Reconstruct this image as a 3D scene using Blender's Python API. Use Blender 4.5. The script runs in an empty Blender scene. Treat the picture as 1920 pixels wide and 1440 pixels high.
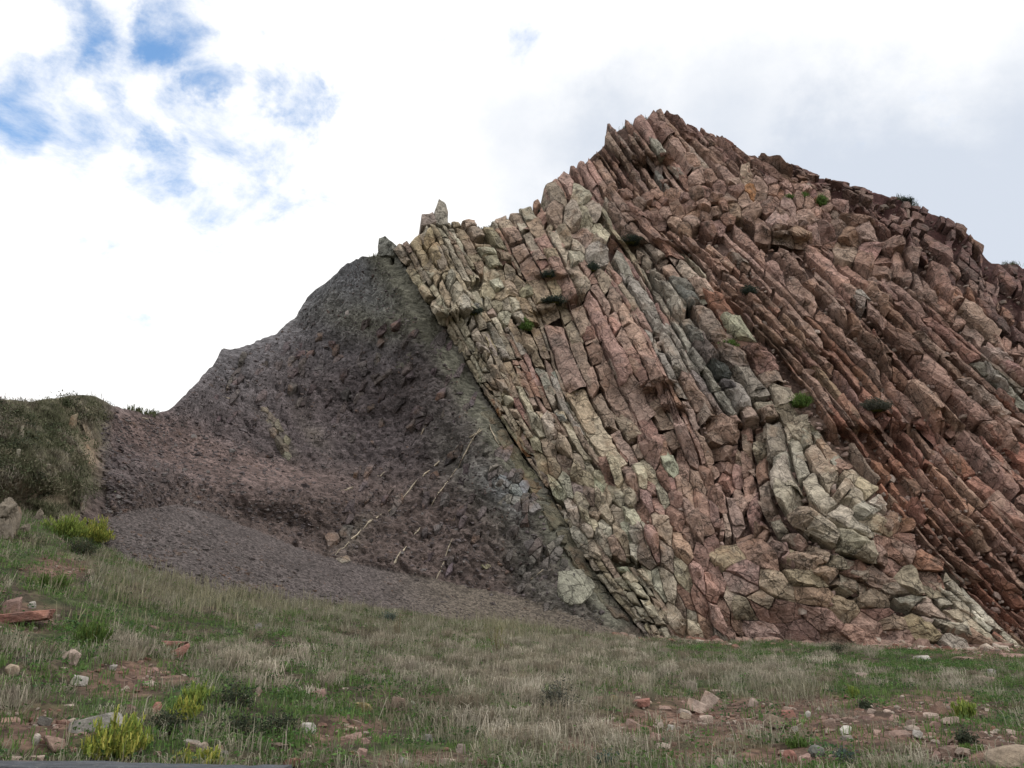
import bpy, math, random
import numpy as np
from mathutils import Vector, Matrix

# ------------------------------------------------------------------ camera, sky, sun, exposure
scene = bpy.context.scene
COL = scene.collection
PITCH = math.radians(19.4)
FPX = 1507.0                       # focal length in pixels of a 1920 px wide picture
CAM = np.array([0.0, 0.0, 1.6])
cam_data = bpy.data.cameras.new("camera")
cam_data.sensor_width = 36.0
cam_data.lens = 36.0 * FPX / 1920.0
cam_data.clip_end = 3000.0
cam = bpy.data.objects.new("camera", cam_data)
cam.location = CAM
cam.rotation_euler = (math.pi / 2 + PITCH, 0, 0)
COL.objects.link(cam)
scene.camera = cam

SUN_EL, SUN_AZ = math.radians(57), math.radians(118)     # azimuth from +Y towards +X
sun_data = bpy.data.lights.new("sun", 'SUN')
sun_data.energy = 1.2
sun_data.angle = math.radians(24)
sun_data.color = (1.0, 0.95, 0.88)
sun = bpy.data.objects.new("sun", sun_data)
sd_ = Vector((math.sin(SUN_AZ) * math.cos(SUN_EL), math.cos(SUN_AZ) * math.cos(SUN_EL), math.sin(SUN_EL)))
sun.rotation_euler = sd_.to_track_quat('Z', 'Y').to_euler()
COL.objects.link(sun)

scene.view_settings.view_transform = 'Standard'
scene.view_settings.look = 'None'
scene.view_settings.gamma = 1.0
scene.view_settings.exposure = 0.0
scene.view_settings.use_curve_mapping = False


def ray(px, py):
    """direction through a photograph pixel; fwd component 1"""
    px = np.asarray(px, float); py = np.asarray(py, float)
    a = (px - 960) / FPX; b = (720 - py) / FPX
    dx = a
    dy = math.cos(PITCH) - b * math.sin(PITCH)
    dz = math.sin(PITCH) + b * math.cos(PITCH)
    return dx, dy, dz


def unit_ray(px, py):
    v = np.array(ray(px, py)); return v / np.linalg.norm(v)


def node_link(nt):
    def L(a, b): nt.links.new(a, b)
    return L


def build_world():
    w = bpy.data.worlds.new("World"); scene.world = w; w.use_nodes = True
    nt = w.node_tree; nt.nodes.clear(); L = node_link(nt)
    N = nt.nodes.new
    def math_(op, a, b=None, c=None, clamp=False):
        n = N('ShaderNodeMath'); n.operation = op; n.use_clamp = clamp
        for i, v in enumerate((a, b, c)):
            if v is None: continue
            if isinstance(v, (int, float)): n.inputs[i].default_value = v
            else: L(v, n.inputs[i])
        return n.outputs[0]
    def smooth(v, lo, hi):
        n = N('ShaderNodeMapRange'); n.interpolation_type = 'SMOOTHSTEP'
        n.inputs['From Min'].default_value = lo; n.inputs['From Max'].default_value = hi
        L(v, n.inputs['Value']); return n.outputs[0]
    tc = N('ShaderNodeTexCoord'); d = tc.outputs['Generated']
    sky = N('ShaderNodeTexSky'); sky.sky_type = 'NISHITA'; sky.sun_disc = False
    sky.sun_elevation = SUN_EL; sky.sun_rotation = SUN_AZ; sky.altitude = 50
    sep = N('ShaderNodeSeparateXYZ'); L(d, sep.inputs[0])
    zc = math_('ADD', math_('MAXIMUM', sep.outputs[2], 0.0), 0.22)
    comb = N('ShaderNodeCombineXYZ')
    L(math_('DIVIDE', sep.outputs[0], zc), comb.inputs[0]); L(math_('DIVIDE', sep.outputs[1], zc), comb.inputs[1])
    def noise(scale, detail, rough, dist, w_):
        n = N('ShaderNodeTexNoise'); n.noise_dimensions = '4D'
        n.inputs['Scale'].default_value = scale; n.inputs['Detail'].default_value = detail
        n.inputs['Roughness'].default_value = rough; n.inputs['Distortion'].default_value = dist
        n.inputs['W'].default_value = w_
        L(comb.outputs[0], n.inputs['Vector']); return n.outputs['Fac']
    n1 = noise(2.3, 9, 0.56, 0.25, 1.7)
    n2 = noise(6.5, 8, 0.66, 0.3, 4.1)
    n3 = noise(1.1, 4, 0.5, 0.0, 7.3)
    wn = N('ShaderNodeTexNoise'); wn.inputs['Scale'].default_value = 7.0; wn.inputs['Detail'].default_value = 6; wn.inputs['Roughness'].default_value = .62
    L(d, wn.inputs['Vector'])
    ws = N('ShaderNodeVectorMath'); ws.operation = 'SUBTRACT'; L(wn.outputs['Color'], ws.inputs[0]); ws.inputs[1].default_value = (.5, .5, .5)
    wm = N('ShaderNodeVectorMath'); wm.operation = 'MULTIPLY_ADD'; L(ws.outputs[0], wm.inputs[0]); wm.inputs[1].default_value = (.16, .16, .16); L(d, wm.inputs[2])
    wd = N('ShaderNodeVectorMath'); wd.operation = 'NORMALIZE'; L(wm.outputs[0], wd.inputs[0])
    def blob(px, py, r, p=1.0):
        v = unit_ray(px, py); k = N('ShaderNodeVectorMath'); k.operation = 'DOT_PRODUCT'
        L(wd.outputs[0], k.inputs[0]); k.inputs[1].default_value = tuple(v)
        ang = math.atan(r / FPX) * 1.0
        return smooth(k.outputs['Value'], math.cos(ang), math.cos(ang * 0.15))
    # openings in the cloud deck
    dens = math_('ADD', math_('MULTIPLY', n1, 0.52), math_('MULTIPLY', n2, 0.48))
    thin = None
    for (x, y, r, a) in [(330, 120, 480, .045), (390, 55, 130, .15), (350, 15, 90, .12), (215, 50, 120, .13), (150, 30, 70, .06), (555, 190, 80, .16), (480, 170, 45, .06), (10, 225, 70, .08), (20, 310, 60, .04), (165, 285, 50, .03),
                         (335, 295, 50, .09), (270, 340, 40, .05), (210, 165, 45, .06), (985, 30, 80, .08), (770, -10, 130, .13), (575, 85, 40, .07), (410, 135, 45, .07), (100, 90, 60, .03),
                         (1740, 170, 260, -.12), (-500, -250, 500, .07), (2500, -500, 500, .07), (700, -900, 600, .07)]:
        t = math_('MULTIPLY', blob(x, y, r), a)
        thin = t if thin is None else math_('ADD', thin, t)
    dens = math_('SUBTRACT', math_('MULTIPLY_ADD', dens, 1.5, -.25), thin)
    alpha = smooth(dens, 0.13, 0.45)
    # brightness of the cloud deck: white, with soft grey-blue bellies
    grey = None
    for (x, y, r, a) in [(1400, 370, 430, .34), (1000, 240, 230, .22), (1850, 350, 380, .34), (1700, 450, 330, .22), (990, 340, 200, .12), (250, 690, 130, .06), (2700, 200, 700, .3), (-900, 300, 600, .3)]:
        t = math_('MULTIPLY', blob(x, y, r), a)
        grey = t if grey is None else math_('ADD', grey, t)
    wob = math_('MULTIPLY_ADD', n1, 1.8, -0.20)
    grey = math_('MULTIPLY', grey, wob)
    grey = math_('ADD', grey, math_('MULTIPLY', math_('SUBTRACT', n3, 0.5), -0.12))
    gfac = smooth(grey, 0.0, 0.42)
    cw = N('ShaderNodeMix'); cw.data_type = 'RGBA'
    L(gfac, cw.inputs['Factor'])
    cw.inputs['A'].default_value = (12.0, 11.9, 11.75, 1)
    cw.inputs['B'].default_value = (6.9, 7.5, 8.5, 1)
    blue = N('ShaderNodeMix'); blue.data_type = 'RGBA'; blue.blend_type = 'MULTIPLY'
    blue.inputs['Factor'].default_value = 1.0
    L(sky.outputs[0], blue.inputs['A']); blue.inputs['B'].default_value = (2.1, 2.6, 2.75, 1)
    mx = N('ShaderNodeMix'); mx.data_type = 'RGBA'
    L(alpha, mx.inputs['Factor']); L(blue.outputs['Result'], mx.inputs['A']); L(cw.outputs['Result'], mx.inputs['B'])
    bg = N('ShaderNodeBackground'); bg.inputs['Strength'].default_value = 0.10
    L(mx.outputs['Result'], bg.inputs['Color'])
    out = N('ShaderNodeOutputWorld'); L(bg.outputs[0], out.inputs['Surface'])
    w.cycles.sampling_method = 'MANUAL'; w.cycles.sample_map_resolution = 512
build_world()

# ------------------------------------------------------------------ numeric helpers
_pr = np.random.RandomState(7)
_perm = _pr.permutation(256); _perm = np.concatenate([_perm, _perm, _perm])
_grad = _pr.normal(size=(256, 3)); _grad /= np.linalg.norm(_grad, axis=1)[:, None]


def perlin(p):
    p = np.asarray(p, float)
    i = np.floor(p).astype(np.int64); f = p - i; i &= 255
    u = f * f * f * (f * (f * 6 - 15) + 10)
    r = np.zeros(len(p))
    for dx in (0, 1):
        wx = u[:, 0] if dx else 1 - u[:, 0]
        for dy in (0, 1):
            wy = u[:, 1] if dy else 1 - u[:, 1]
            for dz in (0, 1):
                wz = u[:, 2] if dz else 1 - u[:, 2]
                h = _perm[_perm[_perm[(i[:, 0] + dx) & 255] + ((i[:, 1] + dy) & 255)] + ((i[:, 2] + dz) & 255)]
                g = _grad[h]
                r += wx * wy * wz * (g[:, 0] * (f[:, 0] - dx) + g[:, 1] * (f[:, 1] - dy) + g[:, 2] * (f[:, 2] - dz))
    return r * 1.6


def fbm(p, oct=4, rough=0.5):
    p = np.asarray(p, float); a = 1.0; s = np.zeros(len(p)); k = 1.0
    for o in range(oct):
        s += a * perlin(p * k + 17.3 * o); a *= rough; k *= 2.03
    return s


def sstep(x, a, b):
    t = np.clip((np.asarray(x, float) - a) / (b - a), 0, 1); return t * t * (3 - 2 * t)


def pt(x, y):
    x, y = np.broadcast_arrays(np.asarray(x, float), np.asarray(y, float))
    return np.stack([x.ravel(), y.ravel(), np.zeros(x.size)], 1)


def in_poly(x, y, poly):
    x = np.asarray(x, float); y = np.asarray(y, float)
    c = np.zeros(x.shape, bool); n = len(poly); j = n - 1
    for i in range(n):
        xi, yi = poly[i]; xj, yj = poly[j]
        if yi != yj:
            c ^= ((yi > y) != (yj > y)) & (x < (xj - xi) * (y - yi) / (yj - yi) + xi)
        j = i
    return c


def make_obj(name, verts, faces, mat, parent=None, col=None, smooth=False, kind=None):
    """faces: (n,3) or (n,4) int array, or a list of both kinds"""
    me = bpy.data.meshes.new(name)
    if isinstance(faces, np.ndarray) and faces.ndim == 2:
        k = faces.shape[1]; nf = len(faces)
        loops = faces.astype(np.int32).ravel(); starts = np.arange(nf, dtype=np.int32) * k
    else:
        loops = np.concatenate([np.asarray(f, np.int32).ravel() for f in faces])
        tot = np.concatenate([np.full(len(f), f.shape[1], np.int32) if isinstance(f, np.ndarray) else np.array([len(f)], np.int32) for f in faces])
        nf = len(tot); starts = np.concatenate([[0], np.cumsum(tot)[:-1]]).astype(np.int32)
    verts = np.asarray(verts, np.float32)
    me.vertices.add(len(verts)); me.vertices.foreach_set('co', verts.ravel())
    me.loops.add(len(loops)); me.loops.foreach_set('vertex_index', loops)
    me.polygons.add(nf); me.polygons.foreach_set('loop_start', starts)
    me.update(calc_edges=True)
    me.polygons.foreach_set('use_smooth', np.full(nf, smooth, bool))
    if col is not None:
        col = np.asarray(col, np.float32)
        if col.ndim == 1: col = np.tile(col, (len(verts), 1))
        c4 = np.ones((len(verts), 4), np.float32); c4[:, :3] = col
        at = me.color_attributes.new('col', 'FLOAT_COLOR', 'POINT'); at.data.foreach_set('color', c4.ravel())
    if mat: me.materials.append(mat)
    o = bpy.data.objects.new(name, me); COL.objects.link(o)
    if parent is not None: o.parent = parent
    if kind: o['kind'] = kind
    return o


def tag(o, label, cat, group=None):
    o['label'] = label; o['category'] = cat
    if group: o['group'] = group
    return o

# ------------------------------------------------------------------ materials
def principled(name):
    m = bpy.data.materials.new(name); m.use_nodes = True
    nt = m.node_tree; b = nt.nodes['Principled BSDF']
    b.inputs['Specular IOR Level'].default_value = 0.25
    return m, nt, b, node_link(nt)


def rock_material(name, var=0.45, scale=1.0, bump=0.5, crack=0.5, rough=0.9, lichen=0.0, attr=True, color=(.3, .2, .17)):
    m, nt, b, L = principled(name); N = nt.nodes.new
    geo = N('ShaderNodeNewGeometry'); pos = geo.outputs['Position']
    if attr:
        a = N('ShaderNodeAttribute'); a.attribute_name = 'col'; base = a.outputs['Color']
    else:
        a = N('ShaderNodeRGB'); a.outputs[0].default_value = (*color, 1); base = a.outputs[0]
    def noise(s, d=5, r=0.6, dist=0.0):
        n = N('ShaderNodeTexNoise'); n.inputs['Scale'].default_value = s * scale; n.inputs['Detail'].default_value = d
        n.inputs['Roughness'].default_value = r; n.inputs['Distortion'].default_value = dist
        L(pos, n.inputs['Vector']); return n.outputs['Fac']
    def ramp(v, lo, hi, a0, a1):
        n = N('ShaderNodeMapRange'); n.inputs['From Min'].default_value = lo; n.inputs['From Max'].default_value = hi
        n.inputs['To Min'].default_value = a0; n.inputs['To Max'].default_value = a1; L(v, n.inputs['Value']); return n.outputs[0]
    def mul(c, f):
        n = N('ShaderNodeVectorMath'); n.operation = 'SCALE'; L(c, n.inputs[0]); L(f, n.inputs['Scale']); return n.outputs[0]
    def mix(c, f, colr):
        n = N('ShaderNodeMix'); n.data_type = 'RGBA'; L(f, n.inputs['Factor']); L(c, n.inputs['A'])
        n.inputs['B'].default_value = (*colr, 1); return n.outputs['Result']
    nA = noise(0.55, 5, 0.62); nB = noise(2.6, 6, 0.65); nC = noise(11, 4, 0.7); nD = noise(0.9, 3, .5, 1.0)
    c = mul(base, ramp(nB, 0.3, 0.7, 1 - var, 1 + var * .8))
    c = mul(c, ramp(nC, 0.3, 0.7, 1 - var * .55, 1 + var * .55))
    # iron-stained and grey weathered patches
    nG = noise(0.22, 4, .55); c = mul(c, ramp(nG, .3, .7, .78, 1.22))
    c = mix(c, ramp(nA, 0.55, 0.74, 0, 0.5), (.33, .17, .085))
    c = mix(c, ramp(nD, 0.54, 0.72, 0, 0.38), (.17, .15, .135))
    if lichen:
        nL = noise(5.5, 6, .75); c = mix(c, ramp(nL, 0.60, 0.66, 0, lichen), (.40, .40, .33))
    vor = N('ShaderNodeTexVoronoi'); vor.feature = 'DISTANCE_TO_EDGE'; vor.inputs['Scale'].default_value = 1.15 * scale
    wp = N('ShaderNodeVectorMath'); wp.operation = 'MULTIPLY_ADD'
    nw = N('ShaderNodeTexNoise'); nw.inputs['Scale'].default_value = 1.6 * scale; nw.inputs['Detail'].default_value = 4
    L(pos, nw.inputs['Vector']); L(nw.outputs['Color'], wp.inputs[0]); wp.inputs[1].default_value = (.9, .9, .9); L(pos, wp.inputs[2])
    L(wp.outputs[0], vor.inputs['Vector'])
    ck = ramp(vor.outputs['Distance'], 0.0, 0.035, 1 - crack, 1.0)
    c = mul(c, ck)
    vor2 = N('ShaderNodeTexVoronoi'); vor2.feature = 'DISTANCE_TO_EDGE'; vor2.inputs['Scale'].default_value = 2.6 * scale
    mp = N('ShaderNodeMapping'); mp.inputs['Rotation'].default_value = (0, math.radians(55), 0); mp.inputs['Scale'].default_value = (.45, 1, 1)
    L(wp.outputs[0], mp.inputs['Vector']); L(mp.outputs[0], vor2.inputs['Vector'])
    msk = ramp(nD, .42, .55, 0, 1)
    c2 = N('ShaderNodeMath'); c2.operation = 'MULTIPLY'; L(ramp(vor2.outputs['Distance'], 0, .05, crack * 1.1, 0), c2.inputs[0]); L(msk, c2.inputs[1])
    c3 = N('ShaderNodeMath'); c3.operation = 'SUBTRACT'; c3.inputs[0].default_value = 1; L(c2.outputs[0], c3.inputs[1])
    c = mul(c, c3.outputs[0])
    L(c, b.inputs['Base Color']); b.inputs['Roughness'].default_value = rough
    h1 = N('ShaderNodeMath'); h1.operation = 'MULTIPLY_ADD'; L(nB, h1.inputs[0]); h1.inputs[1].default_value = 1.0
    L(ramp(vor.outputs['Distance'], 0, .05, -.35 * crack, 0), h1.inputs[2])
    h2 = N('ShaderNodeMath'); h2.operation = 'MULTIPLY_ADD'; L(nC, h2.inputs[0]); h2.inputs[1].default_value = 0.45; L(h1.outputs[0], h2.inputs[2])
    bp = N('ShaderNodeBump'); bp.inputs['Strength'].default_value = bump; bp.inputs['Distance'].default_value = 0.22 / scale
    L(h2.outputs[0], bp.inputs['Height']); L(bp.outputs[0], b.inputs['Normal'])
    return m


def soil_material(name, var=0.5, s1=1.2, s2=9.0, s3=30.0, bump=0.7, dist=0.12, streak=False, speck=0.25):
    m, nt, b, L = principled(name); N = nt.nodes.new
    geo = N('ShaderNodeNewGeometry'); pos = geo.outputs['Position']
    a = N('ShaderNodeAttribute'); a.attribute_name = 'col'
    vec = pos
    if streak:
        mp = N('ShaderNodeMapping'); mp.inputs['Rotation'].default_value = (0, math.radians(52), 0)
        mp.inputs['Scale'].default_value = (0.38, 1.0, 1.0); L(pos, mp.inputs['Vector']); vec = mp.outputs[0]
    def noise(s, d=5, r=0.65, v=None):
        n = N('ShaderNodeTexNoise'); n.inputs['Scale'].default_value = s; n.inputs['Detail'].default_value = d
        n.inputs['Roughness'].default_value = r; L(v or pos, n.inputs['Vector']); return n.outputs['Fac']
    def ramp(v, lo, hi, a0, a1):
        n = N('ShaderNodeMapRange'); n.inputs['From Min'].default_value = lo; n.inputs['From Max'].default_value = hi
        n.inputs['To Min'].default_value = a0; n.inputs['To Max'].default_value = a1; L(v, n.inputs['Value']); return n.outputs[0]
    def mul(c, f):
        n = N('ShaderNodeVectorMath'); n.operation = 'SCALE'; L(c, n.inputs[0]); L(f, n.inputs['Scale']); return n.outputs[0]
    nA = noise(s1, 6, .65, vec); nB = noise(s2, 5, .7, vec); nC = noise(s3, 3, .7)
    c = mul(a.outputs['Color'], ramp(nA, .3, .7, 1 - var, 1 + var))
    c = mul(c, ramp(nB, .3, .7, 1 - var * .9, 1 + var * .9))
    vo = N('ShaderNodeTexVoronoi'); vo.inputs['Scale'].default_value = s2 * 1.1; L(vec, vo.inputs['Vector'])
    sp = N('ShaderNodeSeparateColor'); L(vo.outputs['Color'], sp.inputs[0])
    c = mul(c, ramp(sp.outputs[0], 0, 1, 1 - speck, 1 + speck * 1.3))
    L(c, b.inputs['Base Color']); b.inputs['Roughness'].default_value = .95
    h = N('ShaderNodeMath'); h.operation = 'MULTIPLY_ADD'; L(nB, h.inputs[0]); h.inputs[1].default_value = .6; L(nA, h.inputs[2])
    h2 = N('ShaderNodeMath'); h2.operation = 'MULTIPLY_ADD'; L(sp.outputs[1], h2.inputs[0]); h2.inputs[1].default_value = .16; L(h.outputs[0], h2.inputs[2])
    h3 = N('ShaderNodeMath'); h3.operation = 'MULTIPLY_ADD'; L(nC, h3.inputs[0]); h3.inputs[1].default_value = .15; L(h2.outputs[0], h3.inputs[2])
    bp = N('ShaderNodeBump'); bp.inputs['Strength'].default_value = bump; bp.inputs['Distance'].default_value = dist
    L(h3.outputs[0], bp.inputs['Height']); L(bp.outputs[0], b.inputs['Normal'])
    return m


def leaf_material(name, transl=0.25):
    m, nt, b, L = principled(name); N = nt.nodes.new
    a = N('ShaderNodeAttribute'); a.attribute_name = 'col'
    L(a.outputs['Color'], b.inputs['Base Color']); b.inputs['Roughness'].default_value = .75
    b.inputs['Specular IOR Level'].default_value = .15
    t = N('ShaderNodeBsdfTranslucent'); L(a.outputs['Color'], t.inputs['Color'])
    mx = N('ShaderNodeMixShader'); mx.inputs[0].default_value = transl
    L(b.outputs[0], mx.inputs[1]); L(t.outputs[0], mx.inputs[2])
    L(mx.outputs[0], nt.nodes['Material Output'].inputs['Surface'])
    return m

M_ROCK = rock_material('bedded_rock', var=.5, bump=.95, crack=.6, lichen=.35)
M_STONE = rock_material('loose_stone', var=.35, scale=3.5, bump=.5, crack=.15, lichen=.25)
M_MATRIX = soil_material('crevice_earth', var=.45, s1=1.5, s2=7, bump=.8)
M_SHALE = soil_material('dark_shale', var=.40, s1=1.3, s2=8.5, s3=30, bump=1.0, dist=.2, streak=True, speck=.4)
M_SCREE = soil_material('shale_scree', var=.25, s1=1.1, s2=12, s3=40, bump=.8, dist=.07, speck=.5)
M_BANK = soil_material('bank_turf', var=.5, s1=.9, s2=8, bump=.9)
M_GROUND = soil_material('meadow_soil', var=.5, s1=1.3, s2=9, s3=45, bump=.8, dist=.06, speck=.35)
M_LEAF = leaf_material('leaf')
M_DRY = leaf_material('dry_blade', .15)
# ------------------------------------------------------------------ the lie of the land
# where the slopes meet the meadow (pixel row and distance for each pixel column of the photograph)
BX = np.array([-700, -200, 0, 100, 230, 300, 420, 520, 700, 960, 1190, 1400, 1920, 2700.])
BYPX = np.array([880, 935, 962, 985, 1030, 1062, 1092, 1112, 1138, 1166, 1197, 1205, 1220, 1240.])
BDEP = np.array([17, 19.5, 21.5, 22.8, 25, 26, 27.5, 28.6, 30.5, 32.5, 33, 33, 32.5, 31.])
_dx, _dy, _dz = ray(BX, BYPX)
BU = _dx / _dy                                   # X / Y of those foot points
BZ = BDEP * _dz / _dy                            # height over the eye

SKY = [(-700, 700), (-300, 730), (0, 748), (60, 752), (130, 742), (178, 742), (200, 757), (240, 768), (275, 777), (318, 768), (338, 750),
       (372, 714), (400, 682), (418, 655), (430, 657), (470, 645), (520, 624), (535, 608), (552, 598), (575, 560), (592, 543), (612, 528),
       (650, 495), (676, 484), (708, 478), (740, 476), (760, 452), (790, 425), (830, 415), (850, 418), (905, 421), (940, 410), (990, 398), (1020, 388),
       (1035, 350), (1050, 325), (1090, 308), (1110, 285), (1135, 262), (1150, 240), (1180, 228), (1235, 212), (1275, 218), (1300, 240), (1370, 275),
       (1420, 280), (1500, 308), (1600, 342), (1700, 366), (1790, 404), (1825, 430), (1868, 486), (1920, 488), (2000, 515), (2300, 640), (2700, 800)]
SKX = np.array([p[0] for p in SKY], float); SKY_Y = np.array([p[1] for p in SKY], float)

# the contact between dark shale (left) and the bedded cliff (right)
A0 = [(738, 468), (775, 520), (815, 590), (860, 650), (890, 705), (925, 765), (965, 825), (1015, 900), (1060, 965), (1095, 1040), (1140, 1105), (1190, 1165), (1215, 1200)]
CX = np.array([p[0] for p in A0], float); CY = np.array([p[1] for p in A0], float)

SCREE_TOP_X = np.array([150, 190, 260, 330, 400, 470, 560, 640, 740, 820, 930, 1040, 1130, 1200.])
SCREE_TOP_Y = np.array([985, 972, 955, 944, 962, 990, 1026, 1050, 1072, 1086, 1108, 1140, 1172, 1200.])


def contact_x(py): return np.interp(py, CY, CX) + np.where(np.asarray(py) < CY[0], (np.asarray(py) - CY[0]) * .5, 0)


OVERHANGS = [((1520, 805), (1830, 800), .6, 45), ((1205, 735), (1255, 720), .9, 35), ((1370, 800), (1450, 795), .8, 40), ((1190, 300), (1265, 300), .9, 60),
             ((820, 592), (885, 585), .7, 50), ((1000, 590), (1090, 560), .7, 50), ((1010, 520), (1075, 520), .6, 45), ((1150, 455), (1300, 470), .9, 60),
             ((1230, 770), (1285, 765), .7, 30), ((1440, 445), (1500, 440), .7, 40)]


def relief(px, py):
    """metres towards the viewer, added to the mean slope"""
    px = np.asarray(px, float); py = np.asarray(py, float)
    s = np.zeros(px.shape)
    d = py - np.interp(px, SCREE_TOP_X, SCREE_TOP_Y)
    on = sstep(px, 150, 230) * (1 - sstep(px, 1120, 1210))
    s += on * 0.024 * np.maximum(d, 0)
    # the smooth chute and the hummocks below it
    s += -0.9 * np.exp(-(((px - 300) / 120) ** 2 + ((py - 850) / 60) ** 2))
    s += 1.1 * np.exp(-(((px - 260) / 70) ** 2 + ((py - 900) / 45) ** 2))
    s += .7 * np.exp(-(((px - 470 - (py - 900) * .9) / 110) ** 2 + ((py - 905) / 30) ** 2))
    s += .7 * np.exp(-(((px - 600) / 110) ** 2 + ((py - 935) / 32) ** 2))
    s += -.45 * np.exp(-(((px - 560) / 200) ** 2 + ((py - 870) / 30) ** 2))
    s += -0.8 * np.exp(-(((px - 520) / 130) ** 2 + ((py - 985 - (px - 520) * .3) / 25) ** 2))
    # gully between bank and shale
    s += -.5 * np.exp(-(((px - 172) / 30) ** 2 + ((py - 890) / 80) ** 2))
    s += 1.0 * np.exp(-(((px - 40) / 110) ** 2 + ((py - 870) / 50) ** 2))
    s += -.7 * np.exp(-(((px - 60) / 80) ** 2 + ((py - 945) / 28) ** 2))
    # shale rib along the contact
    q = px - contact_x(py)
    s += 0.55 * np.exp(-((q + 85) / 55) ** 2) * sstep(py, 560, 700)
    s += -0.45 * np.exp(-((q + 8) / 22) ** 2)
    for (x0, y0), (x1, y1), a, h in OVERHANGS:
        yl = y0 + (y1 - y0) * (px - x0) / (x1 - x0)
        w = sstep(px, x0 - 22, x0 + 12) * (1 - sstep(px, x1 - 12, x1 + 22))
        e = py - yl
        s += w * a * -np.tanh(e / 9) * np.exp(-np.abs(e) / h)
    # big bulges and hollows of the bedded face
    for (x, y, rx, ry, a) in [(1160, 640, 130, 170, .9), (1330, 640, 90, 140, 1.0), (1480, 560, 120, 130, .7), (1560, 960, 110, 110, 1.5), (1390, 860, 60, 90, -1.0),
                              (1200, 245, 90, 60, 1.2), (1240, 430, 120, 50, -1.0), (1060, 430, 70, 70, .7), (1090, 900, 90, 80, -.6), (1480, 1120, 170, 60, .9),
                              (1720, 560, 120, 90, .8), (1780, 930, 110, 150, .9), (1650, 860, 60, 60, -.9), (960, 520, 80, 80, -.5), (1450, 420, 110, 45, .8)]:
        s += a * np.exp(-(((px - x) / rx) ** 2 + ((py - y) / ry) ** 2))
    return s


def surf(px, py, off=0.0):
    """world point of the slope behind a pixel; off = metres pushed away from the viewer along Y"""
    px = np.atleast_1d(np.asarray(px, float)); py = np.atleast_1d(np.asarray(py, float))
    px, py = np.broadcast_arrays(px, py); shp = px.shape; px = px.ravel(); py = py.ravel()
    dx, dy, dz = ray(px, py)
    Yb = np.interp(px, BX, BDEP); Zb = np.interp(px, BX, BYPX)
    bx, by, bz = ray(px, Zb); Zb = Yb * bz / by
    q = px - contact_x(py)
    lean = 0.36 + 0.50 * (1 - sstep(q, -330, 60)) - 0.1 * (1 - sstep(px, 120, 240))
    k = dz / dy
    Y = (Yb - lean * Zb) / np.maximum(1 - lean * k, .2)          # Y = Yb + lean (k Y - Zb)
    X = Y * dx / dy; Z = Y * k
    n = fbm(np.stack([X * .11, Z * .11, np.zeros_like(X)], 1) + 3.1, 3) * 1.1
    Y = Y - relief(px, py) - n * sstep(Z - Zb, 0, 4) + off
    t = Y / dy
    return np.stack([t * dx + CAM[0], Y + CAM[1], t * dz + CAM[2]], 1).reshape(shp + (3,))


def surf_normal(px, py, e=14.0):
    a = surf(np.array([px - e, px + e, px, px]), np.array([py, py, py - e, py + e]))
    n = np.cross(a[1] - a[0], a[2] - a[3]); n /= np.linalg.norm(n)
    if n[1] > 0: n = -n
    return n


def ground_z(X, Y):
    X = np.asarray(X, float); Y = np.asarray(Y, float)
    u = X / np.maximum(Y, .5)
    u = np.clip(u, BU[0], BU[-1])
    Yb = np.interp(u, BU, BDEP); Zb = np.interp(u, BU, BZ)
    z8 = np.interp(u, [-.9, -.64, -.3, 0, .9], [-.55, -.78, -.98, -1.0, -.98])
    t = (Y - 8) / (Yb - 8)
    z = z8 + (Zb - z8) * np.clip(t, -1, 1.05) + np.where(Y < 8, (Y - 8) * .0, 0)
    z = np.where(Y < 8, z8 - (8 - Y) * .05, z)
    p = np.stack([X.ravel() * .35, Y.ravel() * .35, np.zeros(X.size)], 1)
    n = (fbm(p, 4) * .16).reshape(X.shape)
    return z + n * sstep(Y, 5.5, 9) + CAM[2]


def ground_at(px, py):
    """meadow point seen at a pixel"""
    px = np.atleast_1d(np.asarray(px, float)); py = np.atleast_1d(np.asarray(py, float))
    dx, dy, dz = ray(px, py)
    Ys = np.linspace(4.5, 40, 900)
    out = np.zeros((len(px), 3))
    for i in range(len(px)):
        t = Ys / dy[i]; X = t * dx[i]; Z = t * dz[i] + CAM[2]
        g = ground_z(X, Ys); hit = np.nonzero(Z <= g)[0]
        k = hit[0] if len(hit) else len(Ys) - 1
        out[i] = (X[k], Ys[k], g[k])
    return out


def px_scale(P):
    """metres per photograph pixel at a world point"""
    v = np.asarray(P) - CAM
    return (v[1] * math.cos(PITCH) + v[2] * math.sin(PITCH)) / FPX


def to_px(P):
    v = np.asarray(P, float) - CAM
    f = v[..., 1] * math.cos(PITCH) + v[..., 2] * math.sin(PITCH)
    up = -v[..., 1] * math.sin(PITCH) + v[..., 2] * math.cos(PITCH)
    return 960 + FPX * v[..., 0] / f, 720 - FPX * up / f

# ------------------------------------------------------------------ terrain sheets
def lerp_c(c, col, w): return c + (np.asarray(col) - c) * w[:, None]


def blobw(px, py, x, y, rx, ry, ang=0):
    a = math.radians(ang); ca, sa = math.cos(a), math.sin(a)
    u = (px - x) * ca + (py - y) * sa; v = -(px - x) * sa + (py - y) * ca
    return np.exp(-((u / rx) ** 2 + (v / ry) ** 2))


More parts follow.
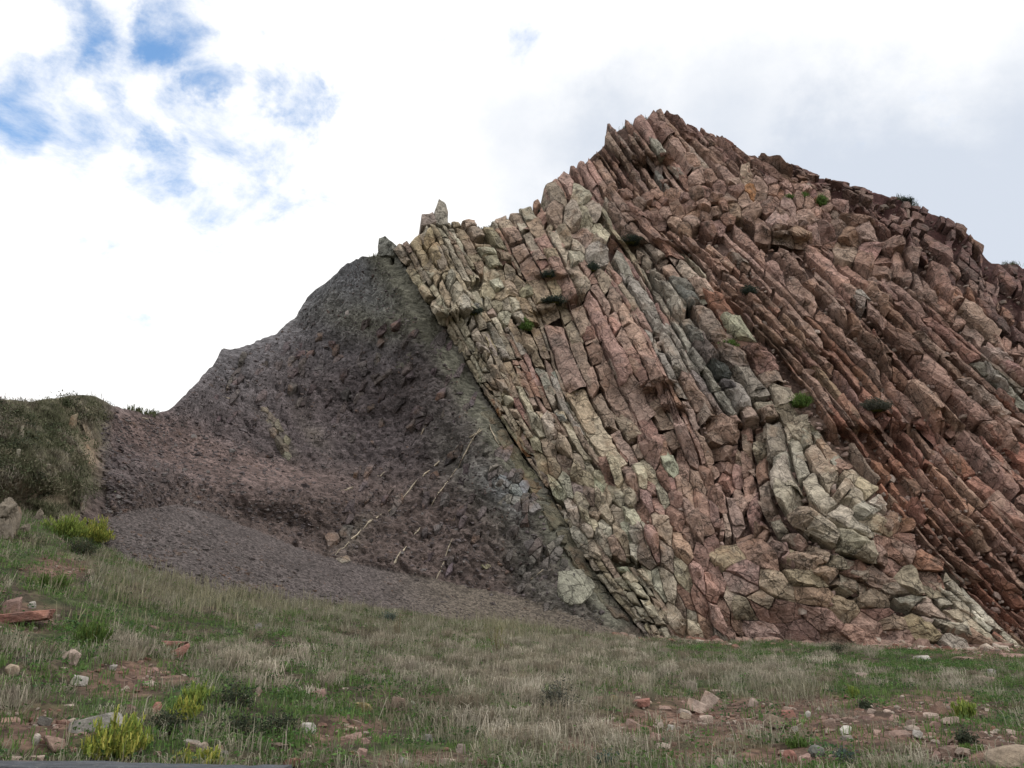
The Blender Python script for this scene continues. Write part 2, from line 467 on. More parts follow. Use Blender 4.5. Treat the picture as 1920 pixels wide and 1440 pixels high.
def build_terrain():
    colx = np.concatenate([np.arange(-420, 0, 14), np.arange(0, 1240, 4.0), np.arange(1240, 1960, 6.0), np.arange(1960, 2420, 20)])
    nc = len(colx); nr = 250
    top = np.interp(colx, SKX, SKY_Y)
    jag = fbm(pt(colx * .03, 0 * colx), 4) * 5 + fbm(pt(colx * .12, 0 * colx + 9), 2) * 2.5
    top = top + np.where(colx > 180, jag, jag * .5) * np.where(colx > 740, 1, .7)
    bot = np.interp(colx, BX, BYPX) + 75
    v = np.linspace(0, 1, nr)
    PX = np.repeat(colx[None], nr, 0); PY = bot[None] + (top - bot)[None] * v[:, None]
    q = PX - contact_x(PY)
    rock = (q > 0) | (PY < np.interp(PX, [735, 760], [500, 400]))
    rock &= PX > 735
    P = surf(PX, PY)
    back = np.where(rock, .6, 0.0)
    flat = P.reshape(-1, 3)
    # crumbly relief
    rel1 = fbm(flat * np.array([.45, .45, .45]), 4, .55).reshape(nr, nc)
    ca, sa = math.cos(math.radians(52)), math.sin(math.radians(52))
    S = np.stack([flat[:, 0] * ca - flat[:, 2] * sa, flat[:, 1], flat[:, 0] * sa + flat[:, 2] * ca], 1)
    rel2 = (1 - np.abs(fbm(S * np.array([.7, 1.0, 2.6]), 6, .68))).reshape(nr, nc) - .7
    scree = (PY > np.interp(PX, SCREE_TOP_X, SCREE_TOP_Y)) & (PX > 170) & (PX < 1200)
    chute = np.clip(blobw(PX, PY, 330, 835, 170, 42, 22) * 1.6 + blobw(PX, PY, 540, 890, 130, 22, 12), 0, 1)
    smoothw = np.where(scree, .12, 1 - .8 * chute)
    bankw = (1 - sstep(PX, 150, 215))
    olive_strip = np.exp(-((q + 22) / 22) ** 2)
    amp1 = np.where(rock, .16, .30 * smoothw * (1 - .5 * olive_strip)); amp2 = np.where(rock, .05, .30 * smoothw * (1 - bankw) * (1 - .75 * olive_strip))
    fade = (1 - .75 * sstep(v, .93, 1.0))[:, None] * np.ones_like(PX); amp1 = np.where(rock, amp1, amp1 * fade); amp2 = np.where(rock, amp2, amp2 * fade)
    edge = np.ones((nr, 1)); 
    lump = fbm(flat * .8 + 60, 4, .6).reshape(nr, nc) * .55 * bankw * (1 - sstep(v, .93, 1.0))[:, None]
    P[..., 1] += back - lump - rel1 * amp1 - rel2 * amp2
    P[..., 2] += (rel1 * amp1 * .4 + rel2 * amp2 * .3) * (1 - sstep(v, .9, 1.0))[:, None]
    global GRID
    GRID = (colx, top.copy(), bot.copy(), P.copy(), rock.copy(), scree.copy())
    # the far side of the ridge
    extra = []
    for dyb, dzb in ((.9, .05), (3, -.7), (8, -4), (22, -16), (50, -42)):
        r = P[-1].copy(); r[:, 1] += dyb; r[:, 2] += dzb; extra.append(r)
    V = np.concatenate([P] + [e[None] for e in extra], 0); NR = V.shape[0]
    # colours
    x = PX.ravel(); y = PY.ravel(); qq = q.ravel(); F = flat
    wob = fbm(F * .18, 4) * 1.0
    X_ = x + wob * 34; Y_ = y + fbm(F * .18 + 40, 4) * 30
    shale = np.tile(np.array([.116, .096, .098]), (len(x), 1))
    shale = lerp_c(shale, (.175, .18, .195), sstep(-(Y_ - 680) + (600 - X_) * .25, -90, 190) * .85)  # pale bluish veiling glare painted into the upper-left shale colour
    shale = lerp_c(shale, (.165, .160, .115), blobw(X_, Y_, 730, 585, 110, 38) * .8)
    shale = lerp_c(shale, (.15, .15, .135), blobw(X_, Y_, 745, 530, 45, 70, 60) * .7)
    shale = lerp_c(shale, (.112, .084, .074), sstep(Y_, 820, 960) * .8)
    shale = lerp_c(shale, (.15, .142, .125), np.clip(np.exp(-((qq + 110 + wob * 25) / 55) ** 2), 0, 1) * sstep(Y_, 640, 900) * .8)
    shale = lerp_c(shale, (.20, .205, .21), np.clip(blobw(X_, Y_, 950, 925, 50, 26, 45) * 1.2, 0, 1) * .8)
    shale = lerp_c(shale, (.185, .17, .14), np.clip(blobw(X_, Y_, 515, 815, 60, 11, 56) * 1.3, 0, 1) * .5)
    shale = lerp_c(shale, (.15, .13, .11), blobw(X_, Y_, 590, 805, 45, 16, 52) * .6)
    shale = lerp_c(shale, (.15, .135, .11), blobw(X_, Y_, 650, 1000, 55, 25, -35) * .5)
    shale = lerp_c(shale, (.142, .138, .110), np.clip(np.exp(-((qq + 30 + wob * 14) / 34) ** 2) * 1.2, 0, 1))
    shale = lerp_c(shale, (.168, .122, .112), chute.ravel() * .9)
    shale = lerp_c(shale, (.12, .060, .052), blobw(X_, Y_, 1240, 1190, 60, 14) * .8)
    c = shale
    c[scree.ravel()] = np.array([.088, .074, .072])
    c = lerp_c(c, (.105, .088, .072), np.where(scree.ravel(), sstep(X_, 650, 900), 0))
    # bank on the left: turf, bare tan earth
    g = np.tile(np.array([.105, .10, .065]), (len(x), 1))
    g = lerp_c(g, (.17, .155, .105), sstep(fbm(F * .5 + 8, 4), -.05, .3))
    g = lerp_c(g, (.19, .145, .105), blobw(X_, Y_, 160, 840, 60, 17, 62) + blobw(X_, Y_, 60, 930, 70, 22, 10) * .9)
    bw = (1 - sstep(X_ + (y - 840) * .25, 150, 205)) * (Y_ < 985)
    c = lerp_c(c, 0, bw * 0) ; c = c * (1 - bw[:, None]) + g * bw[:, None]
    # earth between the beds
    mtx = np.tile(np.array([.125, .083, .070]), (len(x), 1))
    mtx = lerp_c(mtx, (.16, .145, .105), (1 - sstep(qq, 60, 300)))
    mtx = lerp_c(mtx, (.066, .032, .030), sstep(x * .62 - y, 560, 640) * sstep(x, 1360, 1420))
    mtx = lerp_c(mtx, (.16, .078, .052), np.clip(blobw(x, y, 1690, 860, 130, 60, 45) + blobw(x, y, 1880, 1130, 120, 60, 45), 0, 1) * .8)
    mtx = lerp_c(mtx, (.21, .175, .13), blobw(x, y, 1500, 830, 90, 50, 45) * .8)
    rk = rock.ravel(); c[rk] = mtx[rk]
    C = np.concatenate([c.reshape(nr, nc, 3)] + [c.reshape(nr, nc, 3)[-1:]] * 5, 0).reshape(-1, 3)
    # faces, split into separate pieces of land
    idx = np.arange(NR * nc).reshape(NR, nc)
    f = np.stack([idx[:-1, :-1], idx[:-1, 1:], idx[1:, 1:], idx[1:, :-1]], -1).reshape(-1, 4)
    zone = np.zeros((NR, nc), int); zone[:nr][rock] = 1; zone[:nr][scree & ~rock] = 2
    zone[:nr][(PX + wob.reshape(nr, nc) * 30 - (PY - 840) * -.25 < 182) & ~scree] = 3
    zone[nr:] = zone[nr - 1]
    zf = zone[:-1, :-1].ravel()
    V = V.reshape(-1, 3); out = {}
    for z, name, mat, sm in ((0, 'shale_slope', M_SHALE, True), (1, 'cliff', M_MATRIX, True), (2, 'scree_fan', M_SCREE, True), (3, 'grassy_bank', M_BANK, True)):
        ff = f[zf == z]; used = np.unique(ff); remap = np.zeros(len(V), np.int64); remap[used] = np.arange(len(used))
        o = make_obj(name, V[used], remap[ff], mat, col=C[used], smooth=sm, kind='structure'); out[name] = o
    return out

GRID = None


def terr(px, py, lift=0.0):
    """point on the finished slope sheet behind a pixel"""
    colx, top, bot, P = GRID[:4]
    px = np.atleast_1d(np.asarray(px, float)); py = np.atleast_1d(np.asarray(py, float))
    c = np.clip(np.interp(px, colx, np.arange(len(colx))), 0, len(colx) - 1.001)
    t = np.interp(px, colx, top); b = np.interp(px, colx, bot)
    r = np.clip((py - b) / (t - b) * (P.shape[0] - 1), 0, P.shape[0] - 1.001)
    ci = c.astype(int); ri = r.astype(int); fc = (c - ci)[:, None]; fr = (r - ri)[:, None]
    return (P[ri, ci] * (1 - fr) * (1 - fc) + P[ri, ci + 1] * (1 - fr) * fc + P[ri + 1, ci] * fr * (1 - fc) + P[ri + 1, ci + 1] * fr * fc)


LAND = build_terrain()
LAND['shale_slope']['label'] = 'dark purple grey crumbling shale slope left of the bedded cliff'
LAND['cliff']['label'] = 'tall pinkish cliff of steeply tilted rock beds'
LAND['scree_fan']['label'] = 'dark gravelly scree fan at the foot of the shale slope'
LAND['grassy_bank']['label'] = 'green and straw coloured bank at the far left'


# bare red-brown earth patches on the meadow: px, py, rx, ry
BARE = [(1310, 1350, 190, 45), (1540, 1340, 120, 38), (1650, 1370, 150, 40), (1820, 1400, 120, 45), (1480, 1420, 100, 25), (1750, 1330, 120, 30), (250, 1272, 95, 34), (60, 1360, 90, 40), (640, 1372, 70, 26),
        (40, 1160, 60, 24), (110, 1065, 55, 22), (1260, 1185, 80, 14), (1850, 1225, 80, 12), (1080, 1400, 60, 22), (1300, 1420, 60, 20), (800, 1425, 100, 16)]


def bareness(px, py):
    b = np.zeros(np.shape(px))
    for (x, y, rx, ry) in BARE: b = np.maximum(b, blobw(px, py, x, y, rx, ry))
    return b


def build_ground():
    us = np.linspace(-1.05, 1.05, 300)
    Ys = np.concatenate([np.linspace(.6, 6, 12), np.geomspace(6.3, 40, 190)])
    U, Y = np.meshgrid(us, Ys); X = U * (Y + 2.0)
    p = np.stack([X.ravel(), Y.ravel(), np.zeros(X.size)], 1)
    Z = ground_z(X, Y) + (fbm(p * 1.6, 4) * .05).reshape(X.shape)
    V = np.stack([X, Y, Z], -1).reshape(-1, 3)
    px, py = to_px(V)
    c = np.tile(np.array([.060, .048, .032]), (len(V), 1))
    c = lerp_c(c, (.050, .060, .026), sstep(fbm(p * .6 + 5, 4), -.1, .3))
    c = lerp_c(c, (.115, .072, .054), np.clip(bareness(px, py) * 1.4 + fbm(p * 1.3, 3) * .5, 0, 1) * (bareness(px, py) > .15))
    idx = np.arange(V.shape[0]).reshape(U.shape)
    f = np.stack([idx[:-1, :-1], idx[:-1, 1:], idx[1:, 1:], idx[1:, :-1]], -1).reshape(-1, 4)
    o = make_obj('ground', V, f, M_GROUND, col=c, smooth=True, kind='structure')
    # the flat land all round, well below, out to the horizon
    R = 1500; n = 48
    ang = np.linspace(0, 2 * math.pi, n, endpoint=False)
    ring = np.stack([np.cos(ang) * R, np.sin(ang) * R, np.full(n, -3.2)], 1)
    V2 = np.concatenate([[[0, 0, -3.2]], ring]); f2 = np.array([[0, i + 1, (i + 1) % n + 1] for i in range(n)])
    make_obj('terrain', V2, f2, M_GROUND, col=np.array([.085, .085, .05]), kind='structure')
    return o
GROUND = build_ground()
# ------------------------------------------------------------------ the beds of the cliff, block by block
RNG = np.random.RandomState(11)
PAL = {  # rock colours (base reflectance)
    'pink':   [(.36, .238, .20), (.395, .272, .23), (.325, .21, .175), (.41, .29, .24), (.34, .24, .205), (.29, .185, .155)],
    'brown':  [(.305, .195, .158), (.34, .22, .172), (.265, .172, .14), (.36, .242, .192), (.315, .225, .19)],
    'red':    [(.315, .158, .113), (.28, .142, .104), (.335, .178, .13), (.27, .148, .115)],
    'orange': [(.36, .20, .105), (.38, .235, .13), (.33, .17, .09)],
    'cream':  [(.44, .405, .325), (.475, .44, .355), (.40, .36, .285), (.37, .335, .28), (.42, .36, .27), (.35, .285, .23)],
    'white':  [(.50, .47, .39), (.46, .43, .36), (.44, .40, .33)],
    'tan':    [(.36, .29, .205), (.39, .32, .23), (.34, .28, .215), (.31, .25, .19)],
    'grey':   [(.34, .32, .285), (.29, .275, .25), (.37, .345, .305)],
    'dark':   [(.12, .117, .115), (.15, .145, .138), (.175, .163, .152)],
    'shale':  [(.16, .145, .135), (.13, .118, .112), (.185, .17, .155), (.12, .105, .10)],
    'dusk':   [(.118, .098, .10), (.10, .083, .085), (.14, .122, .122)],
    'ridge':  [(.23, .20, .165), (.20, .175, .145), (.26, .23, .185)],
    'slate':  [(.22, .23, .235), (.25, .255, .25), (.19, .20, .205)],
    'olive':  [(.15, .145, .105), (.165, .155, .115)],
    'maroon': [(.165, .10, .09), (.19, .12, .106), (.135, .082, .076), (.23, .16, .143)],
}
# where the rock differs from the plain pink-brown: x, y, rx, ry, turn, palette, strength
ZONES = [
    (1720, 780, 330, 170, 45, 'red', .38), (1560, 560, 260, 120, 45, 'brown', .3), (1300, 380, 200, 90, 40, 'brown', .3), (960, 640, 330, 110, 64, 'cream', .42), (1150, 1000, 260, 130, 60, 'cream', .35), (1420, 1080, 230, 70, 20, 'tan', .3),
    (850, 510, 210, 70, 62, 'cream', .9), (800, 480, 90, 26, 62, 'tan', .7), (900, 470, 90, 50, 60, 'tan', .45), (920, 590, 60, 40, 60, 'cream', .8),
    (1065, 430, 95, 38, 62, 'cream', .95), (1120, 480, 60, 34, 30, 'cream', .9), (1170, 470, 70, 28, 15, 'cream', .7), (1015, 545, 60, 34, 50, 'tan', .9),
    (1025, 610, 45, 40, 70, 'tan', .8), (960, 690, 80, 36, 68, 'tan', .6), (940, 650, 60, 20, 66, 'grey', .6), (960, 790, 50, 28, 62, 'orange', .55), (1005, 725, 35, 18, 80, 'red', .7),
    (1060, 880, 130, 55, 55, 'cream', .95), (1110, 960, 130, 55, 58, 'cream', .85), (1180, 1080, 110, 45, 58, 'cream', .8), (1230, 1140, 60, 30, 60, 'cream', .55),
    (1060, 750, 60, 30, 70, 'grey', .6), (1310, 610, 120, 30, 60, 'grey', .75), (1300, 590, 60, 24, 62, 'dark', .9), (1360, 690, 70, 24, 50, 'dark', .8), (1400, 690, 90, 30, 45, 'grey', .8),
    (1230, 600, 110, 22, 62, 'grey', .9), (1290, 700, 120, 24, 58, 'grey', .8), (1330, 750, 60, 26, 55, 'grey', .7), (1330, 560, 40, 18, 50, 'cream', .6), (1300, 505, 30, 22, 0, 'cream', .9),
    (1500, 810, 90, 40, 45, 'cream', .9), (1480, 850, 70, 60, 50, 'cream', .7), (1560, 930, 110, 70, 42, 'cream', .85), (1580, 960, 60, 40, 30, 'white', .75), (1620, 1080, 60, 36, 45, 'white', .8),
    (1720, 1120, 120, 40, 22, 'cream', .9), (1820, 1140, 140, 28, 44, 'white', .9), (1760, 1190, 90, 22, 5, 'cream', .7), (1650, 1140, 70, 25, 25, 'tan', .5),
    (1700, 870, 130, 40, 48, 'red', .8), (1640, 880, 50, 20, 50, 'orange', .7), (1740, 980, 110, 40, 48, 'red', .7), (1880, 1120, 120, 60, 46, 'red', .8), (1800, 950, 130, 40, 48, 'brown', .7),
    (1420, 700, 130, 40, 50, 'red', .35), (1580, 680, 110, 30, 50, 'red', .45), (1480, 640, 90, 40, 50, 'brown', .6), (1380, 520, 120, 50, 50, 'brown', .6), (1400, 560, 30, 14, 40, 'dark', .5),
    (1530, 530, 70, 30, 48, 'grey', .35), (1850, 700, 70, 30, 50, 'grey', .6), (1815, 570, 40, 16, 55, 'orange', .35), (1770, 520, 40, 16, 60, 'red', .5),
    (1390, 395, 30, 22, 40, 'orange', .6), (1240, 350, 90, 50, 60, 'brown', .4), (1200, 250, 110, 40, 20, 'grey', .35), (1060, 330, 60, 40, 0, 'brown', .6), (1450, 390, 130, 30, 15, 'pink', .6),
    (1600, 440, 90, 30, 35, 'pink', .5), (1460, 1080, 130, 40, 25, 'brown', .5), (1660, 1050, 70, 50, 30, 'brown', .7),
]


def rock_colour(x, y, base='pink'):
    pal = base
    for (zx, zy, rx, ry, ang, name, w) in ZONES:
        k = float(blobw(np.array([x]), np.array([y]), zx, zy, rx, ry, ang)[0]) * w * 1.25
        if RNG.rand() < k: pal = name
    c = np.array(PAL[pal][RNG.randint(len(PAL[pal]))]) * np.array([1.13, 1.105, 1.08])
    return np.clip(c * RNG.uniform(.78, 1.16) * (1 + RNG.normal(0, .03, 3)), .02, .7)


def resample(poly, n=160):
    p = np.array(poly, float); 
    for _ in range(2):                                   # corner cutting
        q = np.empty((len(p) * 2, 2)); q[0::2] = np.concatenate([p[:1], p[:-1] * .75 + p[1:] * .25])[:len(p)]; q[1::2] = np.concatenate([p[:-1] * .25 + p[1:] * .75, p[-1:]])[:len(p)]
        p = q
    s = np.concatenate([[0], np.cumsum(np.linalg.norm(np.diff(p, axis=0), axis=1))])
    keep = np.concatenate([[True], np.diff(s) > 1e-6]); p = p[keep]; s = s[keep]
    t = np.linspace(0, s[-1], n)
    return np.stack([np.interp(t, s, p[:, 0]), np.interp(t, s, p[:, 1])], 1), s[-1]


BLOCKS = []          # (kind, pixel area, verts, faces, colour per vertex)


def emit(kind, area, V, F, c):
    ex, ey = to_px(V.mean(0))
    if ex > 1930: area *= .001                         # beyond the photograph
    BLOCKS.append((kind, area, V, F, c))


WEDGE = np.array([0, .045, .13, .27, .44, .62, .80, .93, 1.0])


PARENT_SURF = surf


def strip_block(Q, t0, t1, wa, wb, proud, colr, kind='rock_slab', asym=.55, rough=1.0):
    """one block of a bed. Q(t, w) -> pixel; t0..t1 along the bed; wa(t), wb(t) its lower and upper side"""
    tm = np.array([.5 * (t0 + t1)])
    a = Q(tm, wa(tm))[0]; b = Q(tm, wb(tm))[0]; e0 = Q(np.array([t0]), wa(np.array([t0])))[0]; e1 = Q(np.array([t1]), wa(np.array([t1])))[0]
    wid = np.linalg.norm(b - a); leng = np.linalg.norm(e1 - e0)
    if wid < 3 or leng < 3: return
    mid = .5 * (a + b)
    nu = int(np.clip(leng / 9, 2, 13))
    e = np.clip(np.array([1.6, 5.0, 9.0]) / leng, 0, .16 * np.array([.4, .8, 1.2]))
    U = np.concatenate([[0], e, np.linspace(e[2], 1 - e[2], nu + 1)[1:-1], 1 - e[::-1], [1]])
    W = WEDGE if wid > 13 else WEDGE[[0, 1, 3, 5, 7, 8]]
    uu, ww = np.meshgrid(U, W, indexing='ij')
    sk0, sk1 = RNG.uniform(-.25, .25, 2) * wid / leng
    tt = t0 + (t1 - t0) * (uu + (1 - uu) * sk0 * (ww - .5) + uu * sk1 * (ww - .5))
    tt = np.clip(tt, 0, 1)
    A = wa(tt.ravel()).reshape(tt.shape); B = wb(tt.ravel()).reshape(tt.shape)
    # bow the long sides in and out a little
    sd = RNG.rand() * 99
    ew = fbm(pt(uu.ravel() * leng / 26 + sd, np.round(ww.ravel())), 2).reshape(uu.shape) * .10
    px = Q(tt.ravel(), (A + (B - A) * np.clip(ww + ew * np.where(ww < .5, 1, 1), -.06, 1.06)).ravel())
    jx = fbm(np.concatenate([px * .07, np.full((len(px), 1), sd)], 1), 2) * 2.4
    jy = fbm(np.concatenate([px * .07, np.full((len(px), 1), sd + 31)], 1), 2) * 2.4
    inner = ((uu > 0) & (uu < 1)).ravel()
    px = px + np.stack([jx, jy], 1)
    S = surf(px[:, 0], px[:, 1]); mpp = px_scale(S.mean(0))
    n = surf_normal(*mid); n = n + RNG.normal(0, .07, 3); n /= np.linalg.norm(n)
    H = proud * min(wid, leng * 1.2) * mpp
    cr = .11 if asym > .5 else .08
    pw = np.minimum(1, ww / cr) ** .6 * np.minimum(1, (1 - ww) / .09) ** .7
    pw = pw * (1 - asym * np.clip(ww, 0, 1) ** 1.3)
    du = np.minimum(uu, 1 - uu) * leng / max(4.0, (.15 if asym > .5 else .1) * wid)
    pu = np.minimum(1, du) ** .55
    h = pw * (.25 + .75 * pu)
    # broken corners: a few tilted planes
    for _ in range(RNG.randint(2, 5)):
        an = RNG.uniform(0, 2 * math.pi); k = RNG.uniform(.5, 1.5)
        h = np.minimum(h, RNG.uniform(.7, 1.05) + k * (math.cos(an) * (uu - .5) * min(leng / wid, 2.0) + math.sin(an) * (ww - .5)) )
    h = np.maximum(h, .05)
    h = h * H + RNG.uniform(-.12, .16) * H
    edge = (uu <= 0) | (uu >= 1) | (ww <= 0) | (ww >= 1)
    h = np.where(edge, -1.25, h)
    P = S + n * h.ravel()[:, None]
    nz = fbm(P * .9, 3) * .13 + fbm(P * 2.8 + 11, 3) * .11
    P += n * (nz * np.where(edge.ravel(), 0, 1) * rough * np.clip(H / .5, .3, 1.3))[:, None]
    nr, ncw = uu.shape; idx = np.arange(nr * ncw).reshape(nr, ncw)
    F = np.stack([idx[:-1, :-1], idx[:-1, 1:], idx[1:, 1:], idx[1:, :-1]], -1).reshape(-1, 4)
    emit(kind, wid * leng, P, F, colr)


SKIP = []            # polygons filled with broken blocks instead of beds


def add_strip(ga, gb, nbeds, length, proud=.5, base='pink', jitter=.3, prob=1.0, tr=(0, 1), kind='rock_slab', gap=.06, asym=.55, wob=.10, rough=1.0, skip=True, soft=0.0):
    pa, la = resample(ga); pb, lb = resample(gb); L = .5 * (la + lb); T = np.linspace(0, 1, len(pa))
    def Q(t, w):
        t = np.asarray(t, float); w = np.asarray(w, float)
        ax = np.interp(t, T, pa[:, 0]); ay = np.interp(t, T, pa[:, 1]); bx = np.interp(t, T, pb[:, 0]); by = np.interp(t, T, pb[:, 1])
        return np.stack([ax + (bx - ax) * w, ay + (by - ay) * w], -1)
    cuts = np.cumsum(np.concatenate([[0], RNG.uniform(1 - jitter * 1.6, 1 + jitter * 1.6, nbeds)])); cuts /= cuts[-1]
    seeds = RNG.rand(nbeds + 1) * 100
    def side(k):
        amp = 0 if k in (0, nbeds) else wob / nbeds * 2.2
        return lambda t: cuts[k] + amp * fbm(pt(np.asarray(t).ravel() * L / 130 + seeds[k], 0 * np.asarray(t).ravel()), 2).reshape(np.shape(t))
    for k in range(nbeds):
        sa, sb = side(k), side(k + 1)
        bp = proud * RNG.uniform(.7, 1.35)
        lo_g = soft * RNG.choice([0, 0, .4, .8, 1.0]); hi_g = soft * RNG.choice([0, 0, 0, .4])
        t = tr[0] + RNG.uniform(-.02, .01)
        bedcol = None
        while t < tr[1]:
            xy = Q(np.array([min(max(t, 0), 1)]), np.array([.5 * (cuts[k] + cuts[k + 1])]))[0]
            lm = length(xy) if callable(length) else length
            ln = lm * math.exp(RNG.normal(0, .5))
            t1 = min(t + ln / L, tr[1] + .02)
            m = Q(np.array([.5 * (t + t1)]), np.array([.5 * (cuts[k] + cuts[k + 1])]))[0]
            ok = RNG.rand() < prob
            if ok and skip and any(in_poly(np.array([m[0]]), np.array([m[1]]), z)[0] for z in SKIP): ok = False
            if ok:
                c = rock_colour(m[0], m[1], base)
                if bedcol is not None and RNG.rand() < .7: c = .55 * bedcol + .45 * c
                bedcol = c
                g = gap * RNG.uniform(.3, 1.6)
                a_, b_ = (lambda t_, s=sa, s2=sb, g=g + lo_g: s(t_) + (s2(t_) - s(t_)) * g), (lambda t_, s=sa, s2=sb, g=g + hi_g: s2(t_) - (s2(t_) - s(t_)) * g)
                strip_block(Q, max(t, 0), min(t1 - .8 / L, 1), a_, b_, bp * RNG.uniform(.8, 1.25), c, kind, asym, rough)
            t = t1 + RNG.choice([0, 0, 0, 2, 5]) / L


def voronoi_cells(seeds, k=14):
    out = []
    for i, s in enumerate(seeds):
        d = np.linalg.norm(seeds - s, axis=1); nb = np.argsort(d)[1:k + 1]
        R = max(d[nb[-1]], 1.0)
        poly = [(s[0] - R, s[1] - R), (s[0] + R, s[1] - R), (s[0] + R, s[1] + R), (s[0] - R, s[1] + R)]
        for j in nb:
            m = .5 * (s + seeds[j]); nv = seeds[j] - s; res = []
            for a in range(len(poly)):
                p, q = poly[a], poly[(a + 1) % len(poly)]
                dp = (p[0] - m[0]) * nv[0] + (p[1] - m[1]) * nv[1]; dq = (q[0] - m[0]) * nv[0] + (q[1] - m[1]) * nv[1]
                if dp <= 0: res.append(p)
                if (dp < 0) != (dq < 0) and dp != dq:
                    f = dp / (dp - dq); res.append((p[0] + (q[0] - p[0]) * f, p[1] + (q[1] - p[1]) * f))
            poly = res
            if len(poly) < 3: break
        out.append(np.array(poly) if len(poly) >= 3 else None)
    return out


def poly_block(poly, proud, colr, kind='rock_block', gap=.8, rough=1.0):
    """an angular block whose outline is a pixel polygon"""
    n = len(poly); c = poly.mean(0)
    d = np.roll(poly, -1, 0) - poly; ln = np.linalg.norm(d, axis=1)
    pts = []
    for i in range(n):
        k = max(1, int(round(ln[i] / 9)))
        for j in range(k): pts.append(poly[i] + d[i] * (j / k))
    pts = np.array(pts); m = len(pts)
    size = math.sqrt(abs(np.sum(poly[:, 0] * np.roll(poly[:, 1], -1) - np.roll(poly[:, 0], -1) * poly[:, 1])) * .5)
    if size < 3: return
    pts += np.stack([fbm(np.concatenate([pts * .08, np.full((m, 1), 3.)], 1), 2), fbm(np.concatenate([pts * .08, np.full((m, 1), 50.)], 1), 2)], 1) * min(2.2, size * .08)
    g = min(gap / size, .1)
    rings = [(1 - g, None), (1 - g * 1.5, .45), (1 - g * 1.5 - .055, .88), (.60, 1.0), (.27, 1.04)]
    V2 = [c + (pts - c) * r for r, _ in rings] + [c[None]]
    px = np.concatenate(V2)
    S = surf(px[:, 0], px[:, 1]); mpp = px_scale(S.mean(0)); nrm = surf_normal(*c) + RNG.normal(0, .08, 3); nrm /= np.linalg.norm(nrm)
    H = proud * size * mpp
    hh = np.concatenate([np.full(m, r[1] if r[1] is not None else 0) for r in rings] + [[1.0]])
    rel = (px - c) / size
    for _ in range(RNG.randint(3, 6)):
        an = RNG.uniform(0, 2 * math.pi); k = RNG.uniform(.5, 1.4)
        hh = np.minimum(hh, RNG.uniform(.62, 1.05) + k * (math.cos(an) * rel[:, 0] + math.sin(an) * rel[:, 1]))
    ta = RNG.uniform(0, 2 * math.pi); tk = RNG.uniform(.1, .75)
    hh = hh * (1 + tk * (math.cos(ta) * rel[:, 0] + math.sin(ta) * rel[:, 1]) * 1.3)
    hh = np.maximum(hh, .05) * H + RNG.uniform(-.25, .35) * H
    hh[:m] = -1.2
    P = S + nrm * hh[:, None]
    nz = fbm(P * 1.1, 3) * .18 + fbm(P * 3 + 5, 2) * .08
    nz[:m] = 0
    P += nrm * (nz * rough * min(1.2, H / .4))[:, None]
    F = []; nrg = len(rings)
    a = np.arange(m); b = (a + 1) % m
    qs = [np.stack([r * m + a, r * m + b, (r + 1) * m + b, (r + 1) * m + a], 1) for r in range(nrg - 1)]
    tr = np.stack([(nrg - 1) * m + a, (nrg - 1) * m + b, np.full(m, nrg * m)], 1)
    emit(kind, size * size, P, [np.concatenate(qs), tr], colr)


def add_rubble(poly, size, ang=55, stretch=1.4, proud=.5, base='pink', kind='rock_block', seed=None, spread=.42, rough=1.0, prob=1.0):
    poly = np.array(poly, float)
    a = math.radians(ang); R = np.array([[math.cos(a), math.sin(a)], [-math.sin(a), math.cos(a)]])     # to bed frame
    D = np.diag([1 / stretch, 1.0])
    def fwd(p): return (p @ R.T) @ D
    def inv(p): return (p @ np.linalg.inv(D)) @ R
    lo = poly.min(0) - size * 2; hi = poly.max(0) + size * 2
    cn = fwd(np.array([[lo[0], lo[1]], [hi[0], lo[1]], [hi[0], hi[1]], [lo[0], hi[1]]]))
    l2 = cn.min(0); h2 = cn.max(0); st = size
    area = np.prod((h2 - l2) / st); cand = l2 + RNG.rand(int(area * 5), 2) * (h2 - l2)
    rad = st * np.clip(np.exp(RNG.normal(-.12, .42, len(cand))), .4, 2.0); order = np.argsort(-rad); sd = []; rr = []
    sdA = np.zeros((0, 2)); rrA = np.zeros(0)
    for i in order[:int(area * 5)]:
        if len(sd):
            if (np.hypot(*(sdA[:len(sd)] - cand[i]).T) < .5 * (rrA[:len(sd)] + rad[i])).any(): continue
        if len(sd) >= len(sdA):
            sdA = np.concatenate([sdA, np.zeros((256, 2))]); rrA = np.concatenate([rrA, np.zeros(256)])
        sdA[len(sd)] = cand[i]; rrA[len(sd)] = rad[i]; sd.append(i)
    sd = sdA[:len(sd)].copy()
    pxs = inv(sd)
    near = (pxs[:, 0] > lo[0]) & (pxs[:, 0] < hi[0]) & (pxs[:, 1] > lo[1]) & (pxs[:, 1] < hi[1])
    sd = sd[near]; pxs = pxs[near]
    ins = in_poly(pxs[:, 0], pxs[:, 1], poly)
    cells = voronoi_cells(sd)
    for i in np.nonzero(ins)[0]:
        if cells[i] is None or RNG.rand() > prob: continue
        pc = inv(cells[i]); 
        if np.abs(pc - pxs[i]).max() > size * 4 * stretch: continue
        poly_block(pc, proud * RNG.uniform(.6, 1.4), rock_colour(pxs[i][0], pxs[i][1], base), kind, rough=rough)


